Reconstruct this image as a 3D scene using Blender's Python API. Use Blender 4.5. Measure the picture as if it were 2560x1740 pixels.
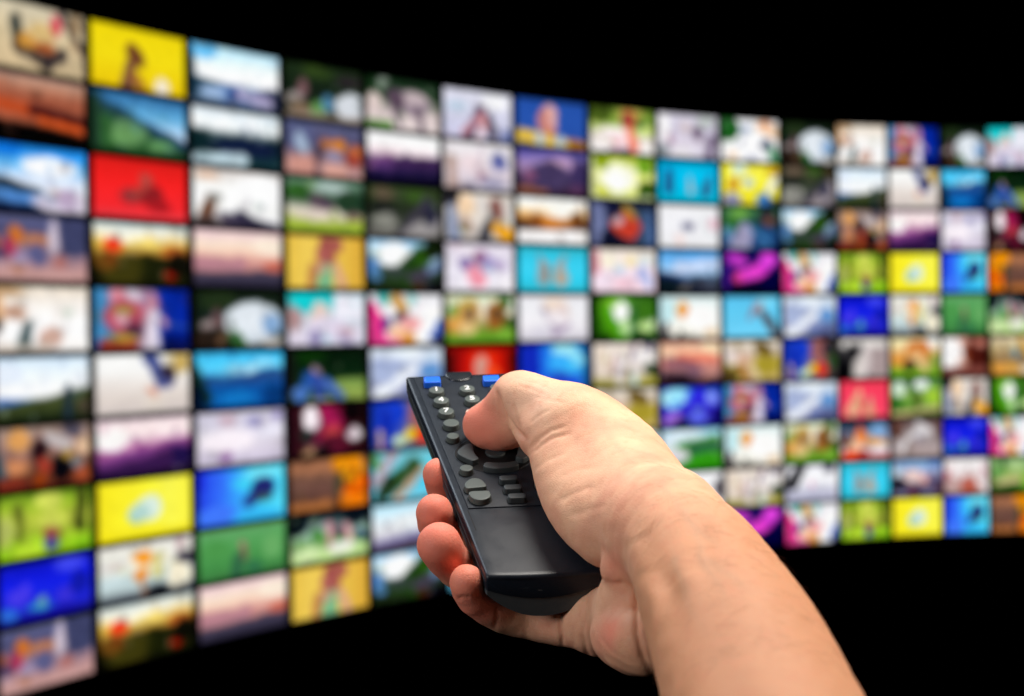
import bpy, bmesh, math, random
import numpy as np
from mathutils import Vector, Matrix

for o in list(bpy.data.objects):
    bpy.data.objects.remove(o, do_unlink=True)
scene = bpy.context.scene
COL = scene.collection

# ------------------------------------------------------------------ camera
LENS = 60.0
FPX = LENS / 36.0 * 2560.0
PITCH, ROLL = math.radians(0.5), math.radians(-0.8)
CAM = np.array([0.0, 0.0, 1.5])
_w = np.array([0, math.cos(PITCH), -math.sin(PITCH)])
_r0 = np.array([1.0, 0, 0])
_u0 = np.array([0, math.sin(PITCH), math.cos(PITCH)])
_r = math.cos(ROLL) * _r0 + math.sin(ROLL) * _u0
_u = -math.sin(ROLL) * _r0 + math.cos(ROLL) * _u0
cam_data = bpy.data.cameras.new("camera")
cam_data.lens = LENS
cam_data.sensor_width = 36.0
cam_data.sensor_fit = 'HORIZONTAL'
cam_data.clip_start = 0.01
cam_data.clip_end = 200.0
cam_data.dof.use_dof = True
cam_data.dof.focus_distance = 0.675
cam_data.dof.aperture_fstop = 10.5
cam = bpy.data.objects.new("camera", cam_data)
M = Matrix.Identity(4)
for i in range(3):
    M[i][0], M[i][1], M[i][2], M[i][3] = _r[i], _u[i], -_w[i], CAM[i]
cam.matrix_world = M
COL.objects.link(cam)
scene.camera = cam

# ------------------------------------------------------------------ world, lamps, exposure
world = bpy.data.worlds.new("World")
scene.world = world
world.use_nodes = True
bgn = world.node_tree.nodes["Background"]
bgn.inputs[0].default_value = (0, 0, 0, 1)
bgn.inputs[1].default_value = 0.0

AIM = Vector((0.03, 0.66, 1.43))
def area_lamp(name, loc, size, power, col=(1, 1, 1), aim=AIM):
    d = bpy.data.lights.new(name, 'AREA')
    d.shape = 'DISK'
    d.size = size
    d.energy = power
    d.color = col
    o = bpy.data.objects.new(name, d)
    o.location = loc
    o.rotation_euler = (aim - Vector(loc)).to_track_quat('-Z', 'Y').to_euler()
    COL.objects.link(o)
    return o
area_lamp("softbox_lamp_key", (0.13, 0.72, 1.92), 0.26, 4.2, (1.0, 0.94, 0.86), Vector((0.04, 0.68, 1.45)))
area_lamp("softbox_lamp_kicker", (0.75, 0.62, 1.75), 0.35, 4.5, (1.0, 0.88, 0.74))
area_lamp("softbox_lamp_fill", (-0.68, 0.20, 1.70), 0.36, 3.6, (1.0, 0.96, 0.93))
area_lamp("softbox_lamp_rim", (-0.45, 1.16, 2.15), 0.5, 3.6, (0.80, 0.90, 1.0))

vs = scene.view_settings
vs.view_transform = 'Standard'
vs.look = 'None'
vs.exposure = 0.0
vs.gamma = 1.0
vs.use_curve_mapping = False
scene.render.engine = 'CYCLES'
scene.cycles.use_denoising = True
scene.cycles.max_bounces = 8

# ------------------------------------------------------------------ helpers
def P(px, py, d):
    """point seen at photo position (px, py) (2560 wide), d metres in front of the camera"""
    return CAM + (px - 1280.0) / FPX * d * _r - (py - 870.0) / FPX * d * _u + d * _w

def srgb(h):
    h = h.lstrip('#')
    v = np.array([int(h[i:i + 2], 16) for i in (0, 2, 4)]) / 255.0
    return np.where(v <= 0.04045, v / 12.92, ((v + 0.055) / 1.055) ** 2.4)

def node_mat(name, base=(0.5, 0.5, 0.5), rough=0.5, spec=0.5, metal=0.0):
    m = bpy.data.materials.new(name)
    m.use_nodes = True
    b = m.node_tree.nodes["Principled BSDF"]
    b.inputs["Base Color"].default_value = (*base, 1)
    b.inputs["Roughness"].default_value = rough
    b.inputs["Specular IOR Level"].default_value = spec
    b.inputs["Metallic"].default_value = metal
    return m, m.node_tree, b

def link(name, me, mat=None, parent=None):
    o = bpy.data.objects.new(name, me)
    COL.objects.link(o)
    if mat is not None and not me.materials:
        me.materials.append(mat)
    if parent is not None:
        o.parent = parent
    return o

def empty(name, loc=(0, 0, 0), mat=None):
    o = bpy.data.objects.new(name, None)
    o.empty_display_size = 0.02
    if mat is not None:
        o.matrix_world = mat
    else:
        o.location = loc
    COL.objects.link(o)
    return o

def tag(o, label=None, cat=None, group=None, kind=None):
    if label: o["label"] = label
    if cat: o["category"] = cat
    if group: o["group"] = group
    if kind: o["kind"] = kind

# ------------------------------------------------------------------ the pictures on the screens
# g / h: vertical / horizontal gradient, l: everything below a line, e: ellipse, w: tapered stroke, r: rectangle
PICS = {
 'food': ("a bowl of food on a pale table", "g d8cfb8 d9c7a4 d0bb98;w .25 .3 .1 .3 .6 .1 434a48;w .3 .65 .1 .6 .85 .1 4a3d36;w .6 .85 .1 .78 .65 .07 40383a;e .4 .55 .12 .13 d09a48;e .58 .62 .1 .1 a86038;e .55 .4 .12 .15 dcc088;e .68 .25 .05 .14 d0485c;w .74 .05 .05 .98 .55 .04 3a3438;e .9 .15 .08 .2 9a8468"),
 'yellowwoman': ("a dark haired woman before bright yellow", "g f0d80e f4dc14 ecc80c;w .42 .35 .1 .5 .5 .1 6a3a24;w .42 .6 .08 .38 .98 .11 74483a;w .45 .8 .06 .56 1 .06 a8702c;e .74 .9 .07 .16 f6ead8"),
 'skylake': ("white clouds over a mountain lake", "g b4e0f6 e8f6fd fafdff f4f8fb e8f0f6;e .12 .10 .16 .14 6cc0ee;w 0 .1 .05 .02 .9 .06 20323c;l 0 .55 .4 .64 244458;l .3 .64 1 .66 3c62a0;l .72 .68 1 .6 26305c;e .24 .80 .15 .11 acc4e4;w .55 .78 .09 .92 .85 .09 b4acca;e .46 .9 .05 .1 3c4470;l 0 .93 1 .95 7c8ca4;r .94 .62 1 1 20243c"),
 'camp': ("a white tent under dark trees", "g 1c2a1c 1a2820 202c24;e .25 .15 .2 .2 2c3c24;e .66 .56 .36 .38 d4dce4;e .6 .5 .22 .25 e0e6ec;e .88 .6 .12 .2 90b0d4;w .1 .62 .08 .25 .55 .06 9a8c8c;e .25 .5 .06 .18 6c5050;e .12 .88 .14 .2 34261f;w .28 .9 .08 .33 .75 .05 6e5440;w .42 .8 .08 .52 .98 .1 3c6c38;e .9 .9 .14 .1 c4c0bc"),
 'tentgirl': ("a girl sitting by a white tent", "g 2c3e26 1e2c20 1c2820;e .4 .12 .2 .12 3e5228;e .82 .22 .18 .1 3a3238;e .86 .7 .22 .28 d4d8de;w .06 .7 .08 .2 .6 .08 9c9290;e .24 .45 .06 .18 846468;w .15 .85 .12 .35 .9 .1 84705c;e .42 .82 .1 .16 6c985c;e .55 .68 .08 .16 6ca4cc;r 0 .9 1 1 a09084"),
 'rhino': ("a grey rhino on pale sand", "g 1e3a20 284428 e0d0d0 e4d8d6;e .6 .1 .5 .2 26402a;e .22 .08 .07 .2 8c988c;e .1 .5 .1 .2 dcccc8;e .6 .45 .28 .24 a0909c;e .6 .35 .26 .14 c4b4b8;e .4 .4 .14 .22 665464;w .4 .7 .05 .44 .9 .05 706070;w .72 .6 .06 .76 .98 .05 685868;r 0 .86 .35 1 58903a"),
 'woman': ("a woman with long dark hair in a pale office", "g dcdce8 d4d4e6 ccccE4;e .75 .2 .2 .15 f4f4f6;e .2 .35 .15 .08 b8ccdc;w .55 .38 .09 .35 .95 .1 48304c;w .52 .5 .06 .3 .9 .05 c8929c;e .58 .6 .07 .2 d89ca0;w .66 .5 .05 .72 .95 .08 3c3048;w .56 .85 .05 .5 1 .05 e8d0d4;r .85 .75 1 1 6c78a8"),
 'yellowshirt': ("a person in a yellow shirt against blue", "g 2450a8 2854ae 264a9c;e .46 .4 .13 .32 e8b0a8;e .38 .45 .08 .28 c88078;w .46 .7 .09 .5 .85 .08 c87860;w .05 .8 .12 .95 .98 .1 e4bc40;e .34 .85 .07 .14 b8c8d4;e .62 .88 .07 .14 b8c8d4;w .8 .92 .1 1 1 .1 a86c20"),
 'gardenchild': ("a child in a red top in a sunny garden", "g 708c38 a4c05c e8e0d8 f8f4f2;e .15 .15 .2 .2 546828;e .6 .1 .2 .15 bcb460;e .8 .35 .12 .15 58783c;e .88 .48 .15 .12 ccdc88;e .35 .68 .3 .25 f8ecec;e .58 .25 .12 .22 c85a48;e .54 .25 .08 .12 883840;w .6 .5 .1 .68 .85 .12 f08468;e .42 .75 .12 .15 f4d4d8;w .3 .98 .05 .6 .98 .06 40305c"),
 'kitchen': ("two people in a pale lilac kitchen", "g d8d4e0 d0cadc dcd4e0 d8d4e2;e .1 .35 .12 .32 f6f4f4;e .22 .6 .07 .14 b89cb0;e .45 .3 .1 .12 dccccc;e .66 .4 .08 .22 6c5870;e .8 .15 .15 .14 c4ccc8;w .9 .55 .09 .85 .98 .12 6c5c78;e .08 .85 .1 .14 98a0a4;e .4 .9 .2 .1 e8e4e8"),
 'doctor': ("a white coat beside green leaves", "g f0f0f2 f6f6fa f4f4f8;e .1 .25 .2 .32 246428;e .4 .25 .1 .08 8c98b8;w .7 .15 .12 .98 .3 .14 f4d0b0;e .8 .08 .08 .07 c88058;e .8 .6 .09 .14 48506c;w .9 .75 .1 .95 .98 .1 4c9468;e .2 .88 .08 .12 f0d8bc;w .5 .9 .05 .6 1 .05 8890b0"),
 'room': ("a potted plant in a bright white room", "g e8dccc f4f0ec faf8f8 f2eeea;e 0 .3 .1 .4 e0b890;e .1 .08 .2 .08 c4a480;e .2 .4 .12 .12 c09c88;e 0 .6 .06 .12 2c2428;w .34 .6 .07 .3 .9 .11 3c5458;e .6 .78 .13 .16 d0b0a4;e .77 .4 .07 .06 ccd4c8;r 0 .9 .6 1 ccc0b4"),
 'tattoo': ("a person in bright patterned clothes against blue", "h 4c98c8 5c88b0 b08ca0 0c34a0 0830a0;e .25 .1 .12 .14 d894a0;e .4 .1 .08 .1 d8ccd8;e .3 .45 .2 .3 b8586c;e .3 .35 .12 .08 a89850;e .28 .5 .09 .1 d4a8b4;e .4 .68 .1 .12 5c3048;w .62 .15 .09 .55 .45 .09 c890a0;w .6 .45 .1 .58 .98 .12 dcd4e0;w .7 .5 .05 .75 .6 .05 d8a0a8;w .1 .95 .1 .4 .9 .08 9c4434;e .3 .8 .14 .07 b8a040;r .72 .8 1 1 081860;w .76 .6 .02 1 .64 .02 4c68a8"),
 'towel': ("a child wrapped in a turquoise towel", "g 20b8b4 b4ccd4 e0dce8 d8d4e4;e .3 .15 .25 .25 1cccd0;r .6 0 1 .5 ecebf4;e .08 .5 .08 .25 b49494;e .4 .45 .14 .28 e0ccc4;e .5 .7 .28 .25 dcd4e4;e .35 .85 .09 .15 a098bc;e .75 .75 .1 .1 c8b0bc;w .7 .85 .06 .8 1 .06 a8a0c0;e .12 .9 .12 .12 dad2e0"),
 'sunset': ("a deep orange sunset over dark land", "g b4988c c09078 b07058 602420 c85428 100404 040204 040406;l 0 .3 1 .32 a8644c;w 0 .48 .09 .6 .58 .09 c05830;w .45 .52 .08 1 .62 .08 502020;w .5 .66 .05 .95 .74 .06 d8622c;l 0 .72 1 .82 040203"),
 'greenhill': ("a green hillside under a blue sky", "g 3870a0 74b8e0 dce8fa 30546c;l 0 .02 1 .7 2c5070;l 0 .1 1 .85 30504c;l 0 .3 1 .95 3c6a3c;e .4 .62 .18 .2 6c9468;e .35 .75 .14 .15 74a068;e .72 .85 .14 .14 6c9c68;r 0 .1 .1 1 2c4838;r 0 .93 1 1 244428"),
 'darklake': ("a still dark teal lake below white sky", "g d0dce4 eef4f8 f4f8fa 20383c 16303a 30505c c8dce4;l 0 .35 .38 .5 143034;l .3 .48 .75 .48 1c3c40;l .7 .42 1 .55 204048;e .6 .65 .4 .18 1a2848;w .05 .95 .1 .55 .9 .12 c0d4dc;l .72 1.05 1 .8 204048"),
 'kidsright': ("seated children in orange, standing adult at left", "g 686c8c 605c7c 988088 c89c94;r 0 0 .34 .5 62688c;e .2 .4 .07 .22 a8b8cc;w .4 .45 .06 .42 .95 .06 4a3848;w .5 .4 .09 .6 .4 .08 bc7c4c;e .7 .38 .09 .13 d88c34;e .62 .6 .12 .14 9890a8;e .88 .6 .11 .2 a04c40;e .92 .45 .08 .1 d47838;e .2 .82 .2 .18 d09c90;e .62 .88 .2 .14 d8a89c"),
 'purplehills': ("white sky over dusky purple hills", "g fcfcfc fcfafa f0dce0 4c3868 2c2450 1c1830;l 0 .56 .35 .42 8c6088;l .1 .58 .6 .42 68447c;l .35 .48 1 .4 48305c;l 0 .75 1 .7 28204c;l 0 .9 1 .85 14102c"),
 'bluecup': ("pale desk with a dark blue square", "g e8e4e8 eae4e6 dcd0d8 d4cfd8;w .1 .4 .1 .12 .95 .1 bca49c;e .8 .38 .12 .2 6068a0;e .4 .45 .2 .2 e8d8dc;e .55 .72 .07 .12 a88494;e .7 .85 .2 .12 a8a4bc;w .55 .1 .03 .5 .6 .03 d0c0cc;w .2 .98 .06 .4 .95 .05 9c8c94"),
 'duskcity': ("a violet dusk over dark rocks", "g 4c4ca0 9484bc b094b8 54486c 443854 483048;e .6 .25 .2 .1 c0a0bc;e .45 .6 .3 .32 504468;e .9 .5 .15 .3 483c68;e .18 .6 .08 .14 8c5c7c;w .05 .9 .06 .4 .95 .06 9c6850;e .85 .85 .1 .12 684468"),
 'greenglow': ("glowing yellow green leaves", "g b8c850 e8ec90 f0f4a0 d8e060;e .42 .5 .28 .34 fefee0;e .4 .6 .18 .24 ffffff;e .17 .15 .12 .18 94a820;e .85 .2 .14 .22 7ca830;e .88 .8 .16 .25 3c5c18;e .15 .85 .12 .15 ccd030;r 0 0 .05 1 c8ccb4;r 0 .92 1 1 d8dcc0"),
 'cyanfigures': ("three small figures against bright cyan", "g 0090b8 00b4e8 00c4f0 00c0e8 00b0cc;w .17 .32 .07 .17 .7 .1 20447c;w .52 .35 .03 .53 .7 .08 a8b0b8;w .88 .4 .05 .8 .72 .12 30507c;e .6 .25 .3 .1 04c8f4"),
 'yellowlay': ("paper shapes on bright yellow", "g f2ea50 faf05c f8ec38 f0e430;e .3 .1 .14 .18 dcecd8;e .2 .5 .1 .14 c88838;e .47 .45 .1 .14 c8d8d8;w .95 .3 .08 .8 .7 .08 e8e8e0;e .17 .88 .16 .16 9898b4;e .72 .88 .15 .2 4884c4;e .9 .15 .1 .1 c8a020;r .85 .85 1 1 28324c"),
 'rockroad': ("a grey stony road in the woods", "g 3c4834 34402c 585c54 8c8884;e .22 .12 .2 .12 786858;e .55 .2 .08 .1 6c6450;e .6 .1 .15 .1 44642c;e .9 .1 .15 .2 48402c;w .25 .4 .15 .05 .35 .1 2c302a;e .22 .72 .2 .2 9c9c94;l .4 1.1 .95 .2 585060;w .5 1 .1 .95 .6 .2 9c9498;e .82 .58 .1 .2 3c3c54;w .38 1 .08 .8 .4 .05 4c4854"),
 'skyhill': ("a walker on a hill below a wide pale sky", "g d0e4f6 eaf2fb f8fafe f2f8fe c0d8f0;e .1 .25 .2 .15 e4ecfa;l 0 .62 .45 .68 3c6cb4;l 0 .72 .3 .76 1c2c40;l 0 .78 1 .5 4a5430;l 0 .92 1 .8 2c3820;w .76 .5 .05 .76 .95 .06 2a3c4c;e .95 .8 .08 .12 5c5444"),
 'runner': ("a runner in dark blue on pale ground", "g fcfcfa fafaf8 ece4de e0d4cc d0c4c0;w .58 .05 .12 .66 .35 .1 44508c;e .78 .35 .1 .17 2c2030;w .68 .5 .08 .78 .5 .06 48508c;e .84 .1 .1 .12 d8c8a0;e .92 .15 .07 .2 c8a858;w .58 .62 .06 .64 .7 .04 e0a48c;e .62 .85 .1 .05 e8dccc"),
 'bluelake': ("a bright blue lake between dark hills", "g 48b8e8 58d0f8 6cd4f8 2c5c94 1464b0 0c58a0 0e5c90;e .55 .32 .2 .08 b8e4f4;e .8 .22 .15 .06 a8e0f4;l .05 .42 .5 .46 305c90;l .4 .46 1 .3 30548c;l .1 .58 1 .55 1460a8;w 0 .3 .05 .1 .8 .1 1c3c34;r 0 .6 .09 1 04203c;e .45 .85 .25 .12 1c80c4;e .9 .8 .12 .2 0c4480"),
 'parkperson': ("a person in blue resting in a dark park", "g 0c2410 0e2814 103018 1c4420 446030;e .3 .15 .2 .15 143c10;w .6 .7 .1 1 .68 .1 86a058;w .65 .85 .1 1 .9 .12 98ac5c;r 0 0 .08 1 202220;e .35 .42 .07 .12 bc949c;w .25 .55 .12 .15 .9 .1 3464b0;w .35 .6 .1 .4 .9 .1 3c58a8;w .45 .6 .07 .68 .92 .06 5878c0;e .15 .85 .1 .15 5880c0;w .3 1 .05 .55 .98 .04 a8a890"),
 'lake2': ("a blue lake with a bright cloudy sky", "g 2090e8 58b4f0 d8e4f8 f4f4fc d0ccd8;e .6 .3 .3 .16 f8f6fc;e .12 .08 .2 .12 1880dc;l 0 .5 .5 .65 20303c;l .6 .6 1 .75 b4a4a0;l 0 .68 .55 .74 5c90cc;l .4 .78 1 .7 d8d0e0;l 0 .88 .5 .95 1c2c54;e .78 .78 .1 .14 b8a4c0"),
 'redbike': ("a dark bicycle against vivid red", "g d81c18 f4201f f8262a f02830;e .4 .62 .12 .15 903034;e .62 .62 .13 .2 8c1c22;w .42 .6 .05 .58 .4 .05 a84038;e .56 .32 .07 .1 b84840;e .68 .75 .14 .12 a81820;r 0 .88 1 1 e83840"),
 'winter': ("a white winter slope with a dark figure", "g d8d0cc f2f2f0 fafaf8 f0f0ee e8e8ec;e .15 .14 .12 .07 dcbca4;e .75 .35 .3 .3 fefefe;w .2 .55 .08 .12 .9 .12 74503c;e .24 .5 .08 .08 989894;l 0 .85 .4 .85 4c3c3c;l .3 .75 1 .98 50485c;w .5 .82 .08 .95 1 .04 38344c;e .74 .6 .06 .07 d0d8d4"),
 'safari': ("a dark animal in green grassland", "g 80a08c 5c8064 38583c e0d8cc a8b850 a0b43c;e .6 .15 .25 .1 b4c4c0;e .15 .25 .14 .16 3c6830;w .4 .42 .14 .55 .5 .1 605060;e .85 .42 .22 .25 2c4834;e .45 .7 .35 .13 dccfc4;e .88 .68 .08 .1 88706c;r 0 .8 1 1 a4b848"),
 'forestroad': ("a road through a dark forest", "g 4c5c3c 38482c 30382c 484c44 908c88;e .2 .15 .15 .12 685c4c;e .65 .15 .15 .14 44602c;w .25 .45 .15 .1 .4 .1 282c28;e .25 .7 .18 .16 94948c;w .45 1 .1 .8 .25 .08 4c4854;w .55 .98 .14 .95 .7 .16 a09c9c;e .85 .52 .1 .24 38384c"),
 'crafts': ("a yellow bag among grey craft things", "g e4dcd4 e0d8d0 dcd4cc c0b8b4;r 0 0 .2 .28 14141f;e .3 .28 .14 .25 f0d4b4;w .1 .3 .07 .14 .95 .12 8c98b4;e .76 .32 .11 .24 885850;e .68 .45 .05 .16 7c8088;e .3 .7 .1 .14 b89888;e .28 .75 .05 .08 788868;w .62 .65 .09 .56 .95 .12 2c3040;w .74 .72 .1 .9 .85 .13 e8a818;e .85 .6 .06 .08 b8b090;r .9 .2 1 .6 dcd8d4"),
 'golden': ("a golden valley below white light", "g fcfaf6 fcf8f0 f0c890 c08038 5c3418 f8f4f0 f8f8fc;e .6 .25 .2 .2 fffaf0;w .25 .45 .09 .35 .55 .1 8c5028;e .5 .55 .2 .14 d08838;w .85 .4 .1 .92 .62 .12 60381c;e .08 .6 .1 .1 402828;l 0 .74 1 .7 f6f4f4"),
 'tomatoes': ("red tomatoes on dark slate", "h 7880a8 24284c 1c2038 3c5068 5c78a8;e .12 .5 .12 .45 7c84a8;w .4 .5 .13 .6 .7 .14 d8543c;w .55 .35 .12 .7 .55 .12 d0583c;e .42 .42 .09 .12 c8b0b8;w .55 .12 .08 .68 .3 .06 b89c48;e .6 .6 .12 .16 cc4838;e .3 .85 .15 .2 181c34;r .7 0 1 .15 1c2034"),
 'desk': ("a white desk with a small dark blue object", "g f0f0f2 f4f4f8 f2f2f6 eaeaec;e .48 .5 .11 .09 58587c;w .75 .3 .04 .85 .7 .03 ccd4d4;e .92 .42 .09 .16 ecc4d0;e .35 .82 .07 .14 f4dcd8"),
 'raincar': ("a blue car by green plants", "g 5c9064 3c6c50 2c4868 2c5484 3c6090;e .3 .15 .18 .12 7cb054;e .15 .4 .15 .16 3c7838;e .8 .25 .18 .28 2c3840;e .82 .3 .09 .12 80584c;w .4 .6 .18 .3 .9 .25 a8a4c0;w .7 .6 .15 .95 .8 .2 2c5888;w .5 .5 .05 .9 .95 .05 4c84b0;e .08 .6 .1 .14 6ca0bc;r .85 .8 1 1 1c3868"),
 'greenpeak': ("a dark green mountain under white cloud", "g 94c4e8 d4ecf8 a8c4dc 485c54 28382c 141a14;e .35 .3 .25 .24 fafcfe;w .05 .5 .1 .1 .75 .1 6494cc;l .2 .75 .7 .05 30502c;l .3 .8 .75 .1 2c4c1c;e .75 .3 .14 .2 345c18;e .9 .15 .15 .2 1c2c12;e .35 .65 .15 .14 44504c;w .55 .78 .08 .8 .65 .1 544c60;w .85 .6 .07 1 .45 .06 788cb0;r .7 .85 1 1 100c18;e .68 .93 .08 .08 54301f;w 0 .9 .08 .4 .95 .06 2c3c24"),
 'market': ("a crowded market in warm colours", "g a08c80 b0948c 987064 6c4434 6c3424;e .22 .2 .12 .18 e0a868;e .45 .4 .1 .2 30181f;w .55 .2 .09 .75 .35 .07 c0b8b8;e .8 .1 .12 .12 585464;e .92 .36 .09 .16 e8c8a8;e .2 .65 .12 .14 c88c64;e .5 .65 .07 .14 b04838;e .68 .72 .11 .22 0c0c14;e .75 .5 .06 .07 b8983c;w 0 .4 .05 .06 .7 .07 586c78;e .14 .92 .16 .12 8c3c2c;e .42 .9 .08 .13 9c4818;e .9 .85 .09 .14 a85838;e .85 .65 .06 .1 8c94a8"),
 'lavender': ("violet lavender fields under pale pink sky", "g e8d4dc fae8e6 f4e0e4 b870a0 6c3c74 3c2050 281438;e .15 .35 .18 .2 fef4f2;l 0 .6 1 .36 b06aa0;l 0 .68 1 .42 7c4484;l 0 .85 1 .55 442458;r .8 .55 1 1 2a1a54;l 0 1 1 .9 241034"),
 'lilacdots': ("pale lilac fabric with violet dots", "g ccc8d8 d8d4e2 e4dfea dcd4e2 c8c0d4;e .35 .55 .28 .22 f4ecf2;e .35 .15 .1 .12 d0b8c4;e .66 .22 .08 .1 9c98c0;e .93 .12 .07 .1 a8a0c8;e .85 .4 .14 .1 e6e4f0;e .3 .85 .09 .1 9870a4"),
 'party': ("a magenta dress in a dark crowded room", "h 30101c 5c2838 8c2050 501428 20100f;r .1 0 .15 1 3c1418;e .28 .25 .11 .28 f8eef2;w .52 .1 .14 .58 .5 .14 ac2460;e .55 .55 .12 .14 c04c50;e .55 .8 .18 .18 601c34;e .8 .18 .12 .2 10080c;e .84 .62 .1 .15 dcd4d8;e .22 .6 .1 .14 2c3c38;w .2 .95 .07 .35 .9 .06 b0906c;e .42 .9 .1 .1 181014"),
 'kidsleft': ("seated children in orange, standing adult at right", "g 686c90 5c5c80 907c8c b89498 c49c98;r .7 0 1 .6 4a4e70;e .62 .3 .07 .28 ccc0cc;w .02 .4 .06 .05 .55 .06 b06850;e .24 .3 .09 .14 cc7c3c;w .4 .38 .09 .5 .38 .08 b88060;e .16 .5 .07 .14 b03c60;e .05 .6 .08 .1 645070;e .45 .6 .1 .16 686890;e .28 .65 .08 .12 a498b4;e .7 .7 .08 .12 b47c78;r 0 .82 1 1 c8a09c"),
 'poppies': ("red poppies at golden hour", "g c8d8dc f4ecd4 e8c458 a88440 44401c 2c2c14 141408;e .4 .22 .3 .1 f8f4e4;e .55 .3 .16 .08 f4dc80;e .2 .37 .1 .11 e84424;e .85 .45 .14 .12 b86830;l .1 .6 .6 .48 484418;l .5 .5 1 .6 24280f;e .82 .83 .08 .09 a82010;e .12 .65 .12 .14 7c5420;e .9 .65 .12 .2 14140c"),
 'pinksunset': ("a pink evening sky over a flat dark field", "g f0ccd4 f8dcd4 fce4cc f4c4b0 d89890 c08480 403c4c 343048;w 0 .6 .1 .5 .6 .09 b8808c;e .85 .25 .2 .16 fdecd8;e .92 .6 .14 .09 c86450;l 0 .78 1 .7 403a4e;l 0 .9 1 .85 302c40"),
 'portrait': ("a red haired woman against mustard yellow", "h e8c048 f0cc58 f0cc54 e8bc48 dca838;w .5 .15 .12 .5 .4 .16 9c4c48;e .62 .15 .09 .14 a85850;e .45 .35 .09 .14 b06058;w .36 .6 .08 .3 .95 .07 b87848;w .62 .55 .06 .72 .95 .08 d8a484;w .5 .65 .12 .48 .98 .16 7cb888;e .44 .62 .07 .1 c49c84"),
 'yarn': ("pink and violet craft pieces on white", "g e0d8e4 e4dfea e8e4ee ece8ee;e .35 .15 .14 .12 e8e0e8;e .28 .42 .1 .14 8c78ac;e .5 .3 .12 .16 9c6c90;e .62 .4 .12 .16 a898c8;e .42 .6 .12 .14 e89cac;e .48 .78 .14 .16 f0a0b0;e .8 .45 .08 .12 bcaccc;e .6 .52 .1 .1 b4bcd8;e .88 .8 .12 .14 f0ecf0"),
 'rabbits': ("two toy rabbits on bright cyan", "g 30b0c0 34ccec 3cd4f4 30d0f0 30b8cc;w .30 .22 .035 .36 .42 .05 9c8c8c;w .66 .22 .035 .6 .42 .05 a4948c;e .37 .45 .08 .12 a09c98;e .59 .45 .08 .12 b0a49c;e .36 .7 .10 .18 989894;e .6 .7 .11 .18 b4a898;e .48 .62 .04 .1 7cb8c4;e .42 .55 .03 .05 706868;e .6 .78 .04 .06 c8a890"),
 'pastel': ("pastel party things on a pale table", "g ece0d4 f0e8e0 f2e0ea f2dce8 ecd4dc;r 0 .05 .12 .6 dc98a4;e .25 .3 .12 .14 f4ecd8;e .62 .28 .1 .12 f0e0b0;e .42 .48 .08 .1 b8d4e4;e .78 .55 .09 .18 b0b8e0;e .88 .75 .06 .16 b8c4e8;e .2 .75 .2 .16 f0e0ec;e .5 .8 .2 .1 f0c8d4;e .85 .25 .1 .14 dce4e4"),
 'skyridge': ("grey ridges under a clear blue sky", "g 58a0d4 70b4ec 8cc4f0 b8d4f0 2c4c78 1c2c38 28303c;w .3 .4 .09 .95 .28 .1 ccd8f0;l 0 .48 .5 .66 243868;l 0 .62 .45 .72 14242c;l .35 .75 .7 .6 34404c;l .6 .62 1 .58 484c5c;w .38 .95 .06 .5 .75 .04 78706c;r .5 .82 .7 1 24283c"),
 'orchid': ("magenta flowers in the dark", "g 401c84 381468 281060 140c3c 08062c;e .18 .18 .12 .2 b440c0;e .3 .2 .12 .14 c848c4;w .3 .6 .12 .65 .45 .16 e850d0;w .72 .35 .12 .85 .2 .14 d840d0;e .8 .2 .14 .2 dc50d8;e .25 .65 .09 .12 d84898;e .5 .1 .12 .14 181468;e .1 .45 .07 .12 2c1878;w .02 .3 .05 .05 .9 .06 5c2cac;e .85 .75 .2 .24 0a0644;e .4 .92 .3 .1 0c0828"),
 'swimkids': ("two children in goggles, one in bright pink", "g e4e4e8 f8f6f8 fcfafc f8f4f6;w .05 .25 .08 .1 .9 .16 e83890;e .2 .08 .1 .14 48b4b0;w .38 .1 .1 .45 .35 .1 c89c54;e .58 .12 .06 .14 9cd0cc;e .45 .48 .14 .13 504458;e .22 .6 .06 .14 502c84;e .55 .6 .14 .16 e8a8a8;w .32 .78 .12 .55 .85 .1 f0c4a4;e .52 .92 .1 .1 d89840;w .2 .98 .08 .4 1 .06 f060a8;w .98 .6 .07 .9 .85 .1 2460c0;e .95 .95 .07 .1 081030"),
 'park': ("a child running in a bright green park", "g 70902c a4c03c bcc850 b0c048 a0cc30 94c424;e .55 .15 .16 .14 d0d868;w .2 .2 .05 .22 .7 .06 6c7430;w .9 .05 .08 .88 .65 .07 4c5420;e .55 .45 .16 .16 c8d060;e .08 .55 .07 .25 b4bc6c;e .55 .68 .08 .1 a45050;e .54 .84 .08 .09 5050a0;e .3 .9 .18 .1 bcdc40;r .8 .85 1 1 84bc24"),
 'yellowegg': ("a pale blue shape on plain yellow", "h f8e820 fcf02c fcf434 fcf850 fcf440;e .4 .6 .09 .14 90c4c0;e .54 .5 .13 .22 dceee0;e .44 .55 .1 .16 b4d8d0;r 0 .88 1 1 f4e418"),
 'fish': ("a dark striped fish in blue water", "h 2038e0 3470fc 38b0fc 40d4fc 58e0fc;e .65 .3 .25 .14 40d8fc;e .75 .12 .25 .12 70e4f8;e .2 .85 .25 .18 4078fc;w .56 .66 .09 .74 .42 .16 202878;e .72 .42 .14 .2 1e246c;e .74 .6 .1 .07 3c5450;e .7 .92 .3 .1 34b8f4;r 0 0 .1 .35 1c2cdc"),
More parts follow.
